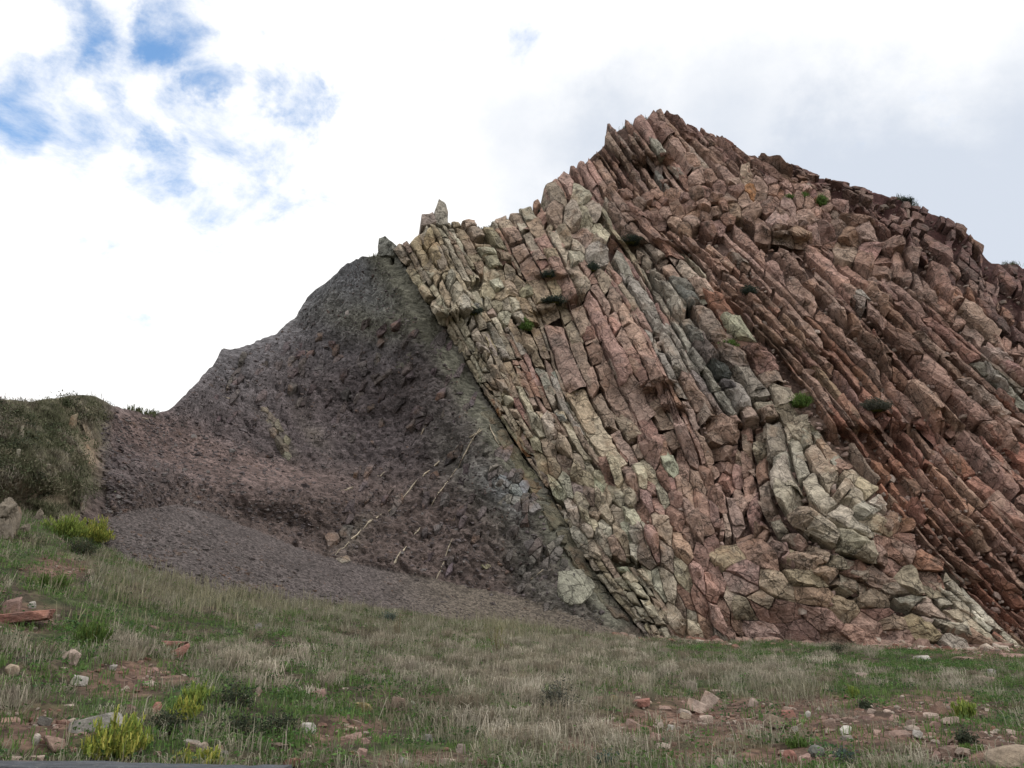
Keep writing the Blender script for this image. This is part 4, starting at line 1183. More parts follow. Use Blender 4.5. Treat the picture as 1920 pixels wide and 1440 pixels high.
def build_chips():
    rng = np.random.RandomState(77)
    is_scree = lambda x, y: (y > np.interp(x, SCREE_TOP_X, SCREE_TOP_Y)) & (x > 190) & (x < 1190) & (x < contact_x(y) - 20)
    px, py, P = scatter_slope(is_scree, 14000, 1)
    far = sstep(py - np.interp(px, SCREE_TOP_X, SCREE_TOP_Y), 0, 110)
    sz = np.exp(rng.normal(-2.98, .5, len(P))) * (.7 + .6 * far)
    base = np.array([(.11, .095, .093), (.088, .075, .074), (.138, .124, .12), (.155, .115, .098)])[rng.choice(4, len(P), p=[.45, .3, .2, .05])]
    bulk_stones('scree_gravel', P, sz, base * rng.uniform(.8, 1.25, (len(P), 1)), LAND['scree_fan'], M_STONE, 4)
    is_sh = lambda x, y: (~is_scree(x, y)) & (x > 190) & (x < contact_x(y) - 40) & (y > np.interp(x, SKX, SKY_Y) + 10) & (x < 1150)
    px, py, P = scatter_slope(is_sh, 13000, 2)
    sz = np.exp(rng.normal(-2.75, .5, len(P)))
    base = np.array([(.125, .107, .11), (.105, .088, .09), (.155, .143, .14), (.135, .108, .10)])[rng.choice(4, len(P), p=[.4, .35, .18, .07])]
    glare_gain = 1 + .35 * sstep(700 - py, 0, 200)  # the slope's painted glare carried into the chip colours, lighter towards the top
    bulk_stones('shale_chips', P, sz, base * rng.uniform(.75, 1.2, (len(P), 1)) * glare_gain[:, None], LAND['shale_slope'], M_STONE, 5)
    is_cl = lambda x, y: (x > contact_x(y) + 10) & (x > 760) & (y > np.interp(x, SKX, SKY_Y) + 18)
    px, py, P = scatter_slope(is_cl, 5000, 3)
    P[:, 1] -= rng.uniform(.0, .55, len(P)); sz = np.exp(rng.normal(-1.75, .45, len(P)))
    cols = np.array([(.32, .235, .205), (.27, .19, .165), (.36, .29, .25), (.24, .16, .13)])[rng.randint(0, 4, len(P))]
    mar = sstep(px * .62 - py, 560, 640) * sstep(px, 1360, 1420); cols = cols * (1 - .45 * mar[:, None])
    pal = (1 - sstep(px - contact_x(py), 60, 260)); cols = cols * (1 - pal[:, None]) + np.array([.38, .34, .27]) * pal[:, None]
    bulk_stones('rubble', P, sz, cols * rng.uniform(.85, 1.15, (len(P), 1)), LAND['cliff'], M_STONE, 6, .7)
    # fallen pieces along the foot of the cliff
    n = 1500; px = rng.uniform(1150, 1960, n); base_y = np.interp(px, BX, BYPX) + rng.exponential(6, n) - 4
    Yb = np.interp(px, BX, BDEP); dx, dy, dz = ray(px, np.interp(px, BX, BYPX)); Y = Yb - rng.exponential(.9, n) + .5; X = Y * dx / dy
    G = np.stack([X, Y, ground_z(X, Y)], 1); sz = np.exp(rng.normal(-1.75, .6, n)) * (1 - .5 * sstep(Yb - Y, .5, 3))
    cols = np.array([(.34, .235, .195), (.28, .19, .155), (.40, .335, .28), (.25, .135, .105)])[rng.randint(0, 4, n)]
    bulk_stones('talus', G, sz, cols * rng.uniform(.85, 1.15, (n, 1)), GROUND, M_STONE, 9, .65)
    # gravel and crumbs in the bare earth of the meadow
    n = 40000; Y = rng.uniform(6.5, 33, n); U = rng.uniform(-.8, .8, n); X = U * Y
    G = np.stack([X, Y, ground_z(X, Y)], 1); gx, gy = to_px(G)
    b = bareness(gx, gy); keep = rng.rand(n) < .08 + .92 * np.clip(b * 1.3 - .1, 0, 1); G = G[keep]
    sz = np.exp(rng.normal(-3.35, .6, len(G)))
    cols = np.array([(.29, .20, .165), (.22, .125, .095), (.35, .29, .245), (.18, .125, .10)])[rng.randint(0, 4, len(G))]
    bulk_stones('gravel', G, sz, cols * rng.uniform(.8, 1.15, (len(G), 1)), GROUND, M_STONE, 8, .6)


VEINS = [[(906, 808), (884, 822), (862, 836), (842, 850), (820, 868), (800, 888), (776, 912), (752, 934), (728, 957)], [(716, 966), (690, 986), (672, 1002), (655, 1016), (628, 1040)],
         [(900, 806), (884, 832), (868, 858), (852, 886), (838, 908), (826, 922), (808, 942)], [(848, 1012), (838, 1038), (828, 1062), (818, 1086)], [(788, 990), (776, 1002)], [(762, 1022), (750, 1044), (737, 1067)],
         [(852, 966), (851, 973)], [(1022, 1068), (1008, 1078), (994, 1086)], [(722, 884), (708, 894)], [(662, 912), (640, 922)], [(800, 795), (788, 812)], [(918, 800), (924, 822), (940, 840), (956, 862)],
         [(268, 784), (280, 787)], [(418, 744), (432, 743)], [(575, 660), (590, 660)]]


def build_veins():
    for i, line in enumerate(VEINS):
        rng = np.random.RandomState(900 + i)
        ln = np.array(line, float); q, L = resample(ln, max(4, int(np.linalg.norm(np.diff(ln, axis=0), axis=1).sum() / 5) + 1))
        q += rng.normal(0, .2, q.shape)
        V = []; F = []; off = 0
        t = np.zeros_like(q); t[1:-1] = q[2:] - q[:-2]; t[0] = q[1] - q[0]; t[-1] = q[-1] - q[-2]; t /= np.linalg.norm(t, axis=1)[:, None]
        nr = np.stack([-t[:, 1], t[:, 0]], 1)
        wd = rng.uniform(.35, 1.15, len(q)); wd[[0, -1]] *= .4
        for k in range(len(q)):
            c = terr(q[k, 0], q[k, 1])[0]; a = terr(*(q[k] + nr[k] * wd[k]))[0]; b = terr(*(q[k] - nr[k] * wd[k]))[0]
            d = np.array([0, -1, .25]); h = rng.uniform(.03, .08)
            V += [c + (a - c) * .9 - d * .2, c + (a - c) * .8 + d * h, c + (b - c) * .8 + d * h * rng.uniform(.6, 1), c + (b - c) * .9 - d * .2]
        m = len(q)
        for k in range(m - 1):
            if rng.rand() < .2 and 0 < k < m - 2: continue
            for j in range(3): F.append((k * 4 + j, k * 4 + j + 1, k * 4 + 5 + j, k * 4 + 4 + j))
        make_obj('vein', np.array(V), np.array(F), M_STONE, LAND['shale_slope'], np.array([.50, .43, .33]) * rng.uniform(.8, 1.1))


def build_bank_rocks():
    bank = LAND['grassy_bank']
    for i, (x, y, w, h, c) in enumerate([(46, 834, 8, 26, (.26, .235, .18)), (31, 862, 8, 20, (.25, .23, .18)), (128, 800, 12, 28, (.27, .22, .155)), (92, 884, 10, 12, (.22, .195, .15)), (56, 935, 12, 36, (.22, .175, .125)), (138, 905, 10, 12, (.24, .205, .16)), (146, 955, 8, 28, (.24, .21, .175))]):
        rng = np.random.RandomState(60 + i); P = terr(x, y - h * .1)[0]; s = px_scale(P)
        v, f = stone_shape(rng, (w * s, w * s * 1.2, h * s * 1.2), 2, 9, rough=.12)
        v = tilt(v, rng.uniform(-.1, .1), rng.uniform(-.1, .2)); v[:, 2] -= .15 * h * s
        make_obj('rock_stump', v + P, f, M_STONE, bank, np.array(c))
    # rock face at the left edge
    for i, (x, y, w, h) in enumerate([(0, 1008, 28, 40), (-12, 962, 36, 40), (16, 985, 16, 18), (-40, 1020, 60, 80), (10, 950, 15, 20)]):
        rng = np.random.RandomState(160 + i); P = ground_at(x, y)[0] if i == 0 else ground_at(x, 1005)[0]; s = px_scale(P)
        v, f = stone_shape(rng, (w * s, w * s * .8, h * s * 1.1), 3, 15, rough=.28)
        P = P + np.array([0, .3 * i, (1005 - y) * s if i in (1, 2, 4) else 0.0])
        make_obj('rock_stump', v + P - np.array([0, 0, .1]), f, M_STONE, bank, np.array([.20, .17, .135]))
    # bare tan plane on the right flank of the bank
    g = [(140, 796), (150, 820), (160, 850), (166, 872)]; g2 = [(170, 790), (182, 815), (176, 850), (170, 872)]
    p1, _ = resample(g, 14); p2, _ = resample(g2, 14); W = np.linspace(0, 1, 6)
    q = (p1[:, None] + (p2 - p1)[:, None] * W[None, :, None]).reshape(-1, 2)
    S = terr(q[:, 0], q[:, 1]); ed = np.zeros((14, 6), bool); ed[[0, -1]] = True; ed[:, [0, -1]] = True
    S[:, 1] -= np.where(ed.ravel(), -.3, .22); idx = np.arange(84).reshape(14, 6)
    F = np.stack([idx[:-1, :-1], idx[:-1, 1:], idx[1:, 1:], idx[1:, :-1]], -1).reshape(-1, 4)
    make_obj('rock_plane', S, F, M_STONE, bank, np.array([.27, .215, .155]))


def build_wall():
    rng = np.random.RandomState(5)
    Y = 4.6; xs = np.linspace(-5.5, -1.18, 60)
    zl = [Y * q[2] / q[1] + CAM[2] for q in (ray(0, 1431), ray(600, 1442))]; xl = [Y * q[0] / q[1] for q in (ray(0, 1431), ray(600, 1442))]; z0 = zl[1]
    root = bpy.data.objects.new('low_wall', None); COL.objects.link(root); root.location = (-3, Y, .3)
    tag(root, 'low blue grey wall edge along the bottom left of the picture', 'wall')
    prof = [(-.16, -.16), (-.165, -.03), (-.14, 0), (.14, 0), (.165, -.03), (.16, -.16)]
    V = []; F = []
    for i, x in enumerate(xs):
        zz = zl[0] + (zl[1] - zl[0]) * (x - xl[0]) / (xl[1] - xl[0]) + fbm(np.array([[x * 3, 0, 0]]), 3)[0] * .008
        for (a, b) in prof: V.append((x + 3, a + rng.normal(0, .002), zz - .3 + b + rng.normal(0, .0015)))
    n = len(prof)
    for i in range(len(xs) - 1):
        for j in range(n): F.append((i * n + j, i * n + (j + 1) % n, (i + 1) * n + (j + 1) % n, (i + 1) * n + j))
    cap = [tuple(range(n)), tuple((len(xs) - 1) * n + k for k in range(n))]
    make_obj('coping', np.array(V), [np.array(F), np.array([cap[0]]), np.array([cap[1]])], M_STONE, root, np.array([.085, .092, .105]))
    V = []; zb = -.62
    for x in (xs[0], xs[-1]):
        V += [(x + 3, -.12, zb), (x + 3, .12, zb), (x + 3, .12, z0 - .3 - .15), (x + 3, -.12, z0 - .3 - .15)]
    F = [(0, 1, 2, 3), (7, 6, 5, 4), (0, 4, 5, 1), (1, 5, 6, 2), (2, 6, 7, 3), (3, 7, 4, 0)]
    make_obj('wall_body', np.array(V), np.array(F), M_STONE, root, np.array([.22, .22, .22]))

build_stones(); build_chips(); build_veins(); build_bank_rocks(); build_wall()
# ------------------------------------------------------------------ vegetation
DRY = [(960, 1255, 230, 38, 1.0), (1060, 1370, 130, 55, 1.0), (380, 1105, 200, 35, .9), (700, 1185, 230, 32, .7), (1400, 1272, 150, 26, .9), (1010, 1205, 200, 22, .6), (235, 1222, 45, 22, 1.0), (450, 1250, 100, 34, .7),
       (1490, 1300, 60, 24, .8), (1790, 1292, 90, 18, .6), (1700, 1428, 60, 22, .9), (45, 1335, 60, 26, .6), (640, 1262, 90, 30, .5), (920, 1330, 110, 45, .9), (240, 1075, 120, 30, .6), (30, 1210, 50, 20, .6), (1150, 1230, 120, 20, .7), (560, 1130, 160, 22, .8), (1590, 1225, 60, 12, .5)]
GREEN = [(1680, 1245, 320, 34, 1.0), (560, 1200, 90, 24, .8), (660, 1290, 190, 42, .8), (1800, 1300, 140, 40, .7), (60, 1085, 110, 45, .9), (180, 1180, 110, 50, .7), (480, 1310, 160, 45, .6), (1460, 1330, 60, 18, .5), (1640, 1310, 140, 30, .8), (320, 1190, 120, 30, .8), (1840, 1370, 80, 25, .8), (1620, 1420, 120, 20, .6), (560, 1400, 160, 30, .6), (900, 1210, 60, 20, .6), (1190, 1370, 40, 20, .6), (1300, 1220, 160, 14, .7)]


def field(lst, px, py):
    b = np.zeros(np.shape(px))
    for (x, y, rx, ry, a) in lst: b = np.maximum(b, a * blobw(px, py, x, y, rx, ry))
    return b


def blades(root, height, width, lean, az, cols, rng, up=None):
    """arched tapering blades; returns verts, quads, tris, colours"""
    n = len(root); d = np.stack([np.cos(az), np.sin(az), np.zeros(n)], 1); s = np.stack([-np.sin(az), np.cos(az), np.zeros(n)], 1)
    tw = rng.uniform(-1.2, 1.2, n)[:, None]; s = s * np.cos(tw) + d * np.sin(tw)
    z = np.array([0, 0, 1.0]); h = height[:, None]; l = lean[:, None]; w = width[:, None]
    p0 = root - z * .02; p1 = root + z * h * .62 * np.sqrt(1 - .35 * l * l.clip(0, 1)) + d * h * l * .28; p2 = root + z * h * (1 - .55 * l.clip(0, 1.3)) + d * h * l * .95
    V = np.stack([p0 - s * w * .5, p0 + s * w * .5, p1 - s * w * .42, p1 + s * w * .42, p2], 1).reshape(-1, 3)
    b = np.arange(n)[:, None] * 5
    Q = b + np.array([[0, 1, 3, 2]]); T = b + np.array([[2, 3, 4]])
    return V, Q, T, np.repeat(cols, 5, 0)


def leaves(c, size, rng, cols, flat=.6):
    """small pointed leaf quads at points c"""
    n = len(c); a = rng.normal(size=(n, 3)); a[:, 2] *= flat; a /= np.linalg.norm(a, axis=1)[:, None]
    b = rng.normal(size=(n, 3)); b -= a * (a * b).sum(1)[:, None]; b /= np.linalg.norm(b, axis=1)[:, None]
    s = size[:, None]
    V = np.stack([c - a * s * .5, c + b * s * .28, c + a * s * .5, c - b * s * .28], 1).reshape(-1, 3)
    Q = np.arange(n)[:, None] * 4 + np.array([[0, 1, 2, 3]])
    return V, Q, np.repeat(cols, 4, 0)


def join_veg(name, parts, mat, parent=None, kind=None):
    V = []; Q = []; T = []; C = []; k = 0
    for p in parts:
        v, c = p[0], p[-1]; V.append(v); C.append(c)
        Q.append(p[1] + k)
        if len(p) == 4: T.append(p[2] + k)
        k += len(v)
    F = [np.concatenate(Q)] + ([np.concatenate(T)] if T else [])
    return make_obj(name, np.concatenate(V), F, mat, parent, np.concatenate(C), kind=kind)


def meadow_points(n, rng, ymin=6.3, ymax=35):
    Y = rng.uniform(ymin, ymax, n); U = rng.uniform(-.86, .86, n); X = U * (Y + 1)
    u = X / Y; Yb = np.interp(u, BU, BDEP); ok = Y < Yb + .6
    X, Y = X[ok], Y[ok]; P = np.stack([X, Y, ground_z(X, Y)], 1); px, py = to_px(P)
    return P, px, py


DRYC = np.array([(.38, .335, .265), (.31, .27, .21), (.45, .405, .33), (.25, .21, .155), (.34, .30, .24)])
GRNC = np.array([(.085, .165, .04), (.11, .20, .05), (.065, .125, .03), (.13, .215, .06), (.085, .15, .055)])


def build_meadow():
    rng = np.random.RandomState(21)
    P, px, py = meadow_points(26000, rng)
    ns = fbm(np.stack([P[:, 0] * .55, P[:, 1] * .55, 0 * P[:, 0]], 1), 4); n2 = fbm(np.stack([P[:, 0] * 1.8 + 9, P[:, 1] * 1.8, 0 * P[:, 0]], 1), 3)
    dry = np.clip(field(DRY, px, py) + .34 + ns * .5 - .6 * field(GREEN, px, py) + n2 * .9, 0, 1)
    bare = np.clip(bareness(px, py) * 1.25 + n2 * .6 * (bareness(px, py) > .2), 0, 1)
    # dry tufts
    keep = rng.rand(len(P)) < np.clip(dry * 1.25 - bare * .95, .02, 1) * .62
    R = P[keep]; D = dry[keep]; nb = 30; n = len(R) * nb
    spread = rng.uniform(.05, .15, len(R)); ts = rng.uniform(.55, 1.35, len(R)) * (.7 + .5 * D)
    root = np.repeat(R, nb, 0); off = rng.normal(0, 1, (n, 2)) * np.repeat(spread, nb)[:, None]
    root[:, :2] += off; az = np.arctan2(off[:, 1], off[:, 0]) + rng.normal(0, .9, n)
    hgt = np.repeat(ts, nb) * rng.uniform(.08, .27, n); lean = np.clip(rng.normal(.75, .35, n), 0, 1.35)
    tc = DRYC[rng.randint(0, 5, len(R))] * rng.uniform(.75, 1.12, (len(R), 1)); tc = tc * .82 + .18 * GRNC[rng.randint(0, 5, len(R))]
    col = np.repeat(tc, nb, 0) * rng.uniform(.75, 1.2, (n, 1))
    a = blades(root, hgt, rng.uniform(.005, .010, n) * (.8 + np.repeat(R[:, 1], nb) * .02), lean, az, col, rng)
    # tall thin stalks
    k2 = rng.rand(len(P)) < np.clip(dry - bare, 0, 1) * .08; S = np.repeat(P[k2], 3, 0); m = len(S); S = S + np.concatenate([rng.normal(0, .12, (m, 2)), np.zeros((m, 1))], 1)
    c2 = DRYC[rng.randint(0, 5, m)] * rng.uniform(.9, 1.25, (m, 1))
    b = blades(S, rng.uniform(.2, .5, m), rng.uniform(.005, .009, m), np.clip(rng.normal(.25, .25, m), 0, 1), rng.uniform(0, 6.28, m), c2, rng)
    # long grass just below the scree
    k3 = rng.rand(len(P)) < np.clip(blobw(px, py, 400, 1110, 220, 38) * 1.1 + blobw(px, py, 950, 1180, 80, 26), 0, 1) * .32
    S = np.repeat(P[k3], 12, 0); m = len(S); S = S + np.concatenate([rng.normal(0, .16, (m, 2)), np.zeros((m, 1))], 1)
    c3 = (np.array([.29, .27, .175]) * rng.uniform(.7, 1.2, (m, 1)))
    d = blades(S, rng.uniform(.2, .62, m), rng.uniform(.007, .012, m), np.clip(rng.normal(.5, .3, m), 0, 1.2), rng.uniform(0, 6.28, m), c3, rng)
    # big matted clumps
    w4 = np.clip(field(DRY, px, py) * 1.4 - bare, 0, 1) * (py > 1195); pick = rng.choice(len(P), 420, replace=False, p=w4 / w4.sum()); R4 = P[pick]; nb = 95; m = len(R4) * nb
    rad = np.repeat(rng.uniform(.10, .24, len(R4)), nb); o2 = rng.normal(0, 1, (m, 2)) * rad[:, None] * .6; S = np.repeat(R4, nb, 0); S[:, :2] += o2
    wind = np.repeat(rng.uniform(0, 6.28, len(R4)), nb); az4 = np.arctan2(o2[:, 1], o2[:, 0]) * .5 + wind * .5 + rng.normal(0, .7, m)
    c4 = np.repeat(DRYC[rng.randint(0, 5, len(R4))] * rng.uniform(.9, 1.3, (len(R4), 1)), nb, 0) * rng.uniform(.65, 1.2, (m, 1))
    e4 = blades(S, np.repeat(rng.uniform(.22, .42, len(R4)), nb) * rng.uniform(.6, 1.15, m), rng.uniform(.006, .010, m), np.clip(rng.normal(.95, .25, m), .2, 1.4), az4, c4, rng)
    o = join_veg('dry_grass', [a, b, d, e4], M_DRY, kind='stuff'); o['label'] = 'dry straw coloured grass tufts across the meadow'; o['category'] = 'grass'
    # green grass
    keep = rng.rand(len(P)) < np.clip(1.05 - dry * .75 - bare * .9, .03, 1) * .50
    R = P[keep]; nb = 20; n = len(R) * nb; root = np.repeat(R, nb, 0); root[:, :2] += rng.normal(0, .13, (n, 2))
    tc = GRNC[rng.randint(0, 5, len(R))] * rng.uniform(.8, 1.2, (len(R), 1)); tc = tc * .9 + .1 * np.array([.28, .24, .15])
    col = np.repeat(tc, nb, 0) * rng.uniform(.75, 1.25, (n, 1))
    a = blades(root, rng.uniform(.05, .17, n) * np.repeat(rng.uniform(.6, 1.3, len(R)), nb), rng.uniform(.007, .013, n), np.clip(rng.normal(.5, .3, n), 0, 1.2), rng.uniform(0, 6.28, n), col, rng)
    o = join_veg('green_grass', [a], M_LEAF, kind='stuff'); o['label'] = 'short green grass between the stones'; o['category'] = 'grass'
    # low leafy ground cover
    keep = rng.rand(len(P)) < np.clip(.62 + ns * .5 - dry * .5 - bare * .6 + n2 * .8, .04, 1) * .85
    R = P[keep]; nb = 22; n = len(R) * nb; c = np.repeat(R, nb, 0); sp = np.repeat(rng.uniform(.05, .16, len(R)), nb)
    c[:, :2] += rng.normal(0, 1, (n, 2)) * sp[:, None]; c[:, 2] += rng.uniform(.0, .09, n) * np.repeat(rng.uniform(.4, 1.6, len(R)), nb)
    tc = np.array([(.07, .145, .04), (.09, .18, .048), (.05, .105, .042), (.115, .20, .058)])[rng.randint(0, 4, len(R))] * rng.uniform(.75, 1.2, (len(R), 1))
    a = leaves(c, rng.uniform(.025, .06, n), rng, np.repeat(tc, nb, 0) * rng.uniform(.8, 1.2, (n, 1)), .45)
    o = join_veg('ground_cover', [a], M_LEAF, kind='stuff'); o['label'] = 'low bright green leafy ground cover in the meadow'; o['category'] = 'herbs'


def build_bank_grass():
    rng = np.random.RandomState(31)
    n = 2600; px = rng.uniform(-60, 205, n); t = np.interp(px, GRID[0], GRID[1]); py = t + (975 - t) * rng.rand(n) ** .9
    keep = (px + (py - 790) * .28 < 180) | (py < 792); keep &= rng.rand(n) > blobw(px, py, 60, 935, 90, 24) * 1.3; keep &= rng.rand(n) > blobw(px, py, 160, 835, 40, 18, 60)
    px, py = px[keep], py[keep]; R = terr(px, py); ns = fbm(R * .5 + 3, 3)
    nb = 16; n = len(R) * nb; root = np.repeat(R, nb, 0); root += rng.normal(0, .12, (n, 3)) * np.array([1, 1, .3])
    green = sstep(ns + .5 * blobw(px, py, 110, 770, 70, 25) + .2 * blobw(px, py, 80, 905, 80, 25), -.05, .25)
    tc = DRYC[rng.randint(0, 5, len(R))] * .62 * (1 - green[:, None]) + np.array([.10, .105, .06]) * green[:, None]
    tc *= rng.uniform(.75, 1.2, (len(R), 1))
    a = blades(root, rng.uniform(.06, .2, n), rng.uniform(.012, .02, n), np.clip(rng.normal(.8, .3, n), 0, 1.3), rng.uniform(0, 6.28, n), np.repeat(tc, nb, 0) * rng.uniform(.8, 1.2, (n, 1)), rng)
    parts = [a]
    m = 90; qx = rng.uniform(-40, 175, m); qt = np.interp(qx, GRID[0], GRID[1]); qy = qt + 4 + (925 - qt) * rng.rand(m); C4 = terr(qx, qy); nl = 130
    rr = np.repeat(rng.uniform(.18, .5, m), nl)[:, None]; cc = np.repeat(C4, nl, 0) + rng.normal(0, .5, (m * nl, 3)) * rr * np.array([1.2, .8, .6]) + np.array([0, -.1, .05])
    pal4 = np.array([(.085, .10, .055), (.12, .125, .075), (.06, .07, .045), (.17, .155, .105)])[rng.randint(0, 4, m)]
    v4, q4, k4 = leaves(cc, rng.uniform(.04, .10, m * nl), rng, np.repeat(pal4, nl, 0) * rng.uniform(.7, 1.25, (m * nl, 1)), .8)
    parts.append((v4, q4, k4))
    o = join_veg('bank_grass', parts, M_DRY, kind='stuff'); o['label'] = 'shaggy green and straw grass covering the far left bank'; o['category'] = 'grass'
    # thin turf along the top edges of the cliff
    parts = []
    for (x0, x1, k, hh) in [(836, 1000, 150, .45), (1170, 1245, 60, .45), (700, 745, 30, .3), (1690, 1730, 40, .6), (1005, 1030, 25, .4), (1900, 1925, 20, .4), (240, 290, 25, .4)]:
        x = rng.uniform(x0, x1, k); y = np.interp(x, GRID[0], GRID[1]) - 2; R = terr(x, y); m = k * 9; root = np.repeat(R, 9, 0) + rng.normal(0, .12, (m, 3)) * np.array([1, 1, .2])
        root[:, 1] += .2
        parts.append(blades(root, rng.uniform(.3, 1.0, m) * hh, rng.uniform(.02, .035, m), np.clip(rng.normal(.5, .3, m), 0, 1.2), rng.uniform(0, 6.28, m), np.array([.10, .11, .055]) * rng.uniform(.6, 1.3, (m, 1)), rng))
    o = join_veg('ridge_grass', parts, M_DRY, kind='stuff'); o['label'] = 'thin dark grass along the top edges of the cliff'; o['category'] = 'grass'


def plant(name, x, y, w, h, kind, cols, label, cat, seed, on='ground', group=None):
    rng = np.random.RandomState(seed); P = ground_at(x, y)[0] if on == 'ground' else np.array(on_cliff(x, y)); s = px_scale(P); W = w * s; H = h * s
    root = bpy.data.objects.new(name, None); COL.objects.link(root); root.location = P; tag(root, label, cat, group)
    cols = np.array(cols); parts = []; V = []; F = []
    ns = int(np.clip(W * H * (190 if kind == 'spray' else 130), 14, 130)) if kind != 'twig' else 7
    tops = []
    for i in range(ns):                                              # stems
        a = rng.uniform(0, 6.28); r = W * .5 * math.sqrt(rng.rand()); e = np.array([math.cos(a) * r, math.sin(a) * r * .8, H * rng.uniform(.4, 1.0) * math.sqrt(max(.05, 1 - (r / (W * .56)) ** 2))])
        b = np.array([e[0] * .25, e[1] * .25, -.03]); tops.append((b, e))
        m_ = b * .5 + e * .5 + np.array([e[0] * .08, e[1] * .08, H * .06]); rad = .004 + .006 * H if kind != 'twig' else .008
        k = len(V)
        for q, rr in ((b, rad * 1.4), (m_, rad), (e, rad * .5)):
            for j in range(3): V.append(q + rr * np.array([math.cos(j * 2.09), math.sin(j * 2.09), 0]))
        for l in range(2):
            for j in range(3): F.append((k + l * 3 + j, k + l * 3 + (j + 1) % 3, k + l * 3 + 3 + (j + 1) % 3, k + l * 3 + 3 + j))
    stem_col = np.array([.14, .11, .07]) if kind in ('shrub', 'twig') else np.array([.16, .17, .05])
    make_obj('stem', np.array(V), np.array(F), M_LEAF, root, stem_col)
    if kind == 'spray':                                              # narrow upright fleshy leaves
        nl = 26; c = []; az = []; hh = []; ln = []
        for b, e in tops:
            t = rng.uniform(.25, 1, nl)[:, None]; c.append(b + (e - b) * t + rng.normal(0, .012, (nl, 3))); az.append(rng.uniform(0, 6.28, nl)); hh.append(rng.uniform(.05, .11, nl) * (.6 + .7 * H)); ln.append(rng.uniform(.2, 1.3, nl))
        c = np.concatenate(c); n = len(c); col = cols[rng.randint(0, len(cols), n)] * rng.uniform(.75, 1.25, (n, 1)); 
        parts.append(blades(c, np.concatenate(hh), rng.uniform(.008, .014, n) * (1 + .5 * H), np.concatenate(ln), np.concatenate(az), col, rng))
    elif kind == 'twig':
        nl = 14; c = np.concatenate([b + (e - b) * rng.uniform(.3, 1, (nl, 1)) + rng.normal(0, .03, (nl, 3)) for b, e in tops]); n = len(c)
        parts.append(blades(c, rng.uniform(.08, .22, n), rng.uniform(.005, .008, n), rng.uniform(.3, .9, n), rng.uniform(0, 6.28, n), cols[rng.randint(0, len(cols), n)] * rng.uniform(.8, 1.2, (n, 1)), rng))
    else:
        nl = 60 if kind == 'shrub' else 40
        c = np.concatenate([b + (e - b) * rng.uniform(.3, 1.05, (nl, 1)) + rng.normal(0, .022 + .05 * min(W, .8), (nl, 3)) for b, e in tops]); c[:, 2] = np.maximum(c[:, 2], .01); n = len(c)
        v, q, cc = leaves(c, rng.uniform(.02, .045, n) * (1 if on == 'ground' else 2.2), rng, cols[rng.randint(0, len(cols), n)] * rng.uniform(.7, 1.25, (n, 1)), .8)
        parts.append((v, q, cc))
    join_veg('foliage', parts, M_LEAF, root)
    return root


YEL = [(.36, .37, .08), (.27, .33, .07), (.44, .41, .10), (.20, .27, .06)]
LIM = [(.25, .33, .08), (.18, .26, .065), (.32, .37, .09)]
DRK = [(.045, .06, .035), (.06, .075, .045), (.035, .045, .03), (.075, .085, .055)]
GRY = [(.10, .105, .085), (.075, .08, .065), (.13, .125, .10)]
TEA = [(.085, .12, .10), (.10, .14, .12), (.07, .095, .085)]
GRN = [(.11, .18, .045), (.14, .22, .06), (.085, .14, .04)]
DTE = [(.04, .055, .045), (.055, .07, .058), (.07, .085, .07)]


def on_cliff(x, y):
    sk = float(np.interp(x, GRID[0], GRID[1]))
    if y < sk + 14: return terr(x, sk + 3)[0] + np.array([0, -.1, .0])
    p = np.array(surf(x, y)[0]); n = surf_normal(x, y); return p + n * .18


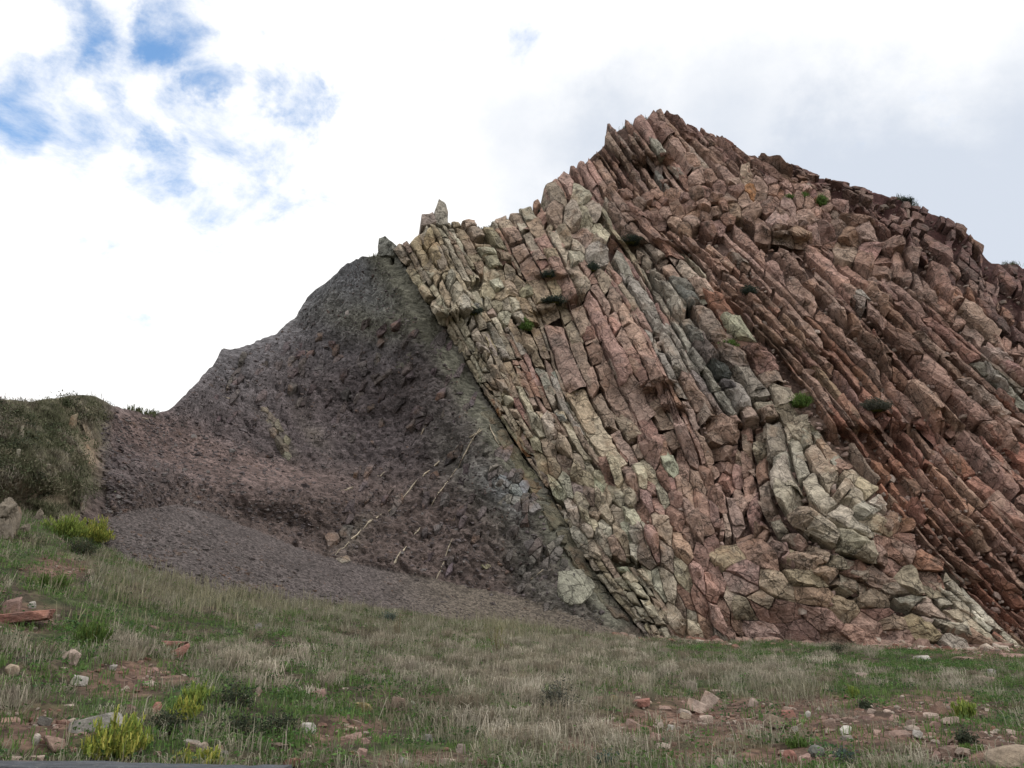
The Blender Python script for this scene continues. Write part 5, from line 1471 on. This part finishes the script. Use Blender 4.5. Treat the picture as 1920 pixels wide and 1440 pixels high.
def build_plants():
    G = 'bushes in the meadow'
    plant('samphire_bush', 213, 1424, 132, 92, 'spray', YEL, 'largest yellow green feathery bush at bottom left above the low wall', 'bush', 1, group=G)
    plant('samphire_bush', 345, 1352, 62, 52, 'spray', YEL, 'yellow green feathery bush right of the upright reddish stone', 'bush', 2, group=G)
    plant('samphire_bush', 372, 1318, 66, 42, 'spray', LIM, 'greener bush touching the back of the yellow green feathery one', 'bush', 3, group=G)
    plant('samphire_bush', 370, 1440, 104, 42, 'spray', YEL, 'low yellow spiky clump on the low wall edge right of the largest bush', 'bush', 4, group=G)
    plant('samphire_bush', 118, 1008, 90, 50, 'spray', LIM, 'yellow green bush at the foot of the grassy bank, left half', 'bush', 5, group=G)
    plant('samphire_bush', 172, 1018, 84, 54, 'spray', YEL, 'yellow flowering bush at the foot of the bank beside the scree', 'bush', 6, group=G)
    plant('samphire_bush', 236, 1030, 26, 18, 'spray', LIM, 'small yellow green clump at the left edge of the scree', 'bush', 7, group=G)
    plant('dark_shrub', 152, 1042, 66, 38, 'shrub', DRK, 'dark brownish shrub below the yellow flowering bush', 'shrub', 8, group=G)
    plant('fern_clump', 172, 1212, 74, 52, 'spray', GRN, 'bright green feathery clump on the left of the meadow', 'herb', 9, group=G)
    plant('fern_clump', 88, 1102, 90, 30, 'spray', GRN, 'bright green low clump near the left edge below the bank', 'herb', 10, group=G)
    plant('dark_shrub', 312, 1374, 64, 40, 'shrub', DRK, 'dark green shrub between the two yellow bushes at bottom left', 'shrub', 11, group=G)
    plant('dark_shrub', 438, 1326, 78, 44, 'shrub', DRK, 'dark green shrub right of the yellow green feathery bush', 'shrub', 12, group=G)
    plant('dark_shrub', 442, 1380, 92, 34, 'shrub', DRK, 'low dark shrub below the dark green one, left of the greyish white stone', 'shrub', 13, group=G)
    plant('dark_shrub', 524, 1378, 70, 38, 'shrub', DRK, 'dark shrub just left of the greyish white stone', 'shrub', 14, group=G)
    plant('grey_shrub', 1052, 1332, 78, 52, 'shrub', GRY, 'round grey shrub among dry tufts in the middle of the meadow', 'shrub', 15, group=G)
    plant('samphire_bush', 1808, 1348, 58, 46, 'spray', LIM, 'bright green bush beside the brownish pink block at right', 'bush', 16, group=G)
    plant('samphire_bush', 1600, 1306, 24, 26, 'spray', LIM, 'small yellow green clump in the far right grass', 'bush', 17, group=G)
    plant('dark_shrub', 1622, 1330, 24, 14, 'shrub', DRK, 'small blackish clump in the right grass', 'shrub', 18, group=G)
    plant('dark_shrub', 1812, 1394, 40, 24, 'shrub', DRK, 'dark green low shrub left above the long pale slab', 'shrub', 19, group=G)
    plant('dark_shrub', 1574, 1224, 44, 20, 'shrub', DRK, 'dark bush at the foot of the cliff', 'shrub', 20, group=G)
    plant('teal_shrub', 730, 1166, 34, 20, 'shrub', TEA, 'blue green shrub below the scree left of centre', 'shrub', 21, group=G)
    plant('teal_shrub', 1138, 1440, 36, 28, 'shrub', TEA, 'blue green clump at the bottom edge right of centre', 'shrub', 22, group=G)
    plant('fern_clump', 1498, 1404, 52, 24, 'spray', GRN, 'green tuft above the three stones near the bottom', 'herb', 23, group=G)
    plant('fern_clump', 1820, 1412, 46, 14, 'spray', GRN, 'low green tuft beside the long pale slab at lower right', 'herb', 24, group=G)
    plant('fern_clump', 1590, 1432, 40, 24, 'shrub', TEA, 'bluish green herb clump right of the three stones', 'herb', 25, group=G)
    plant('twiggy_weed', 935, 1226, 70, 74, 'twig', [(.22, .22, .08), (.16, .17, .06)], 'tall twiggy weed in front of the shale near the middle', 'weed', 26, group=G)
    plant('twiggy_weed', 745, 1202, 20, 62, 'twig', [(.28, .24, .16), (.22, .19, .12)], 'tall dry stalk left of the twiggy weed', 'weed', 27, group=G)
    C = 'plants on the cliff'
    for i, (x, y, w, h, cl, lb) in enumerate([
            (1360, 658, 48, 20, GRN, 'bright green plant on the grey slabs in the middle of the cliff'), (1502, 768, 44, 28, GRN, 'green plant above the earth ledge on the right face'),
            (986, 622, 24, 26, GRN, 'green plant beside the pale tan blocks, left part of the cliff'), (1478, 380, 22, 12, GRN, 'smallest of three green plants high on the right shoulder'),
            (1504, 378, 22, 16, GRN, 'middle one of three green plants high on the right shoulder'), (1540, 390, 24, 26, GRN, 'rightmost of three green plants high on the right shoulder'),
            (1180, 456, 52, 16, DTE, 'dark cushion under the summit ribs'), (1030, 516, 28, 12, DTE, 'small dark cushion above the tan block'), (1108, 512, 26, 20, DTE, 'dark spiky plant right of the tan block'),
            (886, 590, 42, 12, DTE, 'dark flat cushion near the shale contact'), (1038, 568, 52, 14, DTE, 'dark cushion on top of the long pink slabs'), (1404, 556, 32, 18, DTE, 'dull green plant between the red ribs right of centre'),
            (1640, 775, 60, 26, GRY, 'grey green grassy tuft above the earth ledge'), (1010, 384, 22, 10, DTE, 'small dark plant at the notch of the ridge'), (1708, 364, 30, 10, DTE, 'dark tuft on the right skyline')]):
        plant('cliff_plant', x, y, w, h, 'herb', cl, lb, 'plant', 40 + i, on='cliff', group=C)

build_meadow(); build_bank_grass(); build_plants()
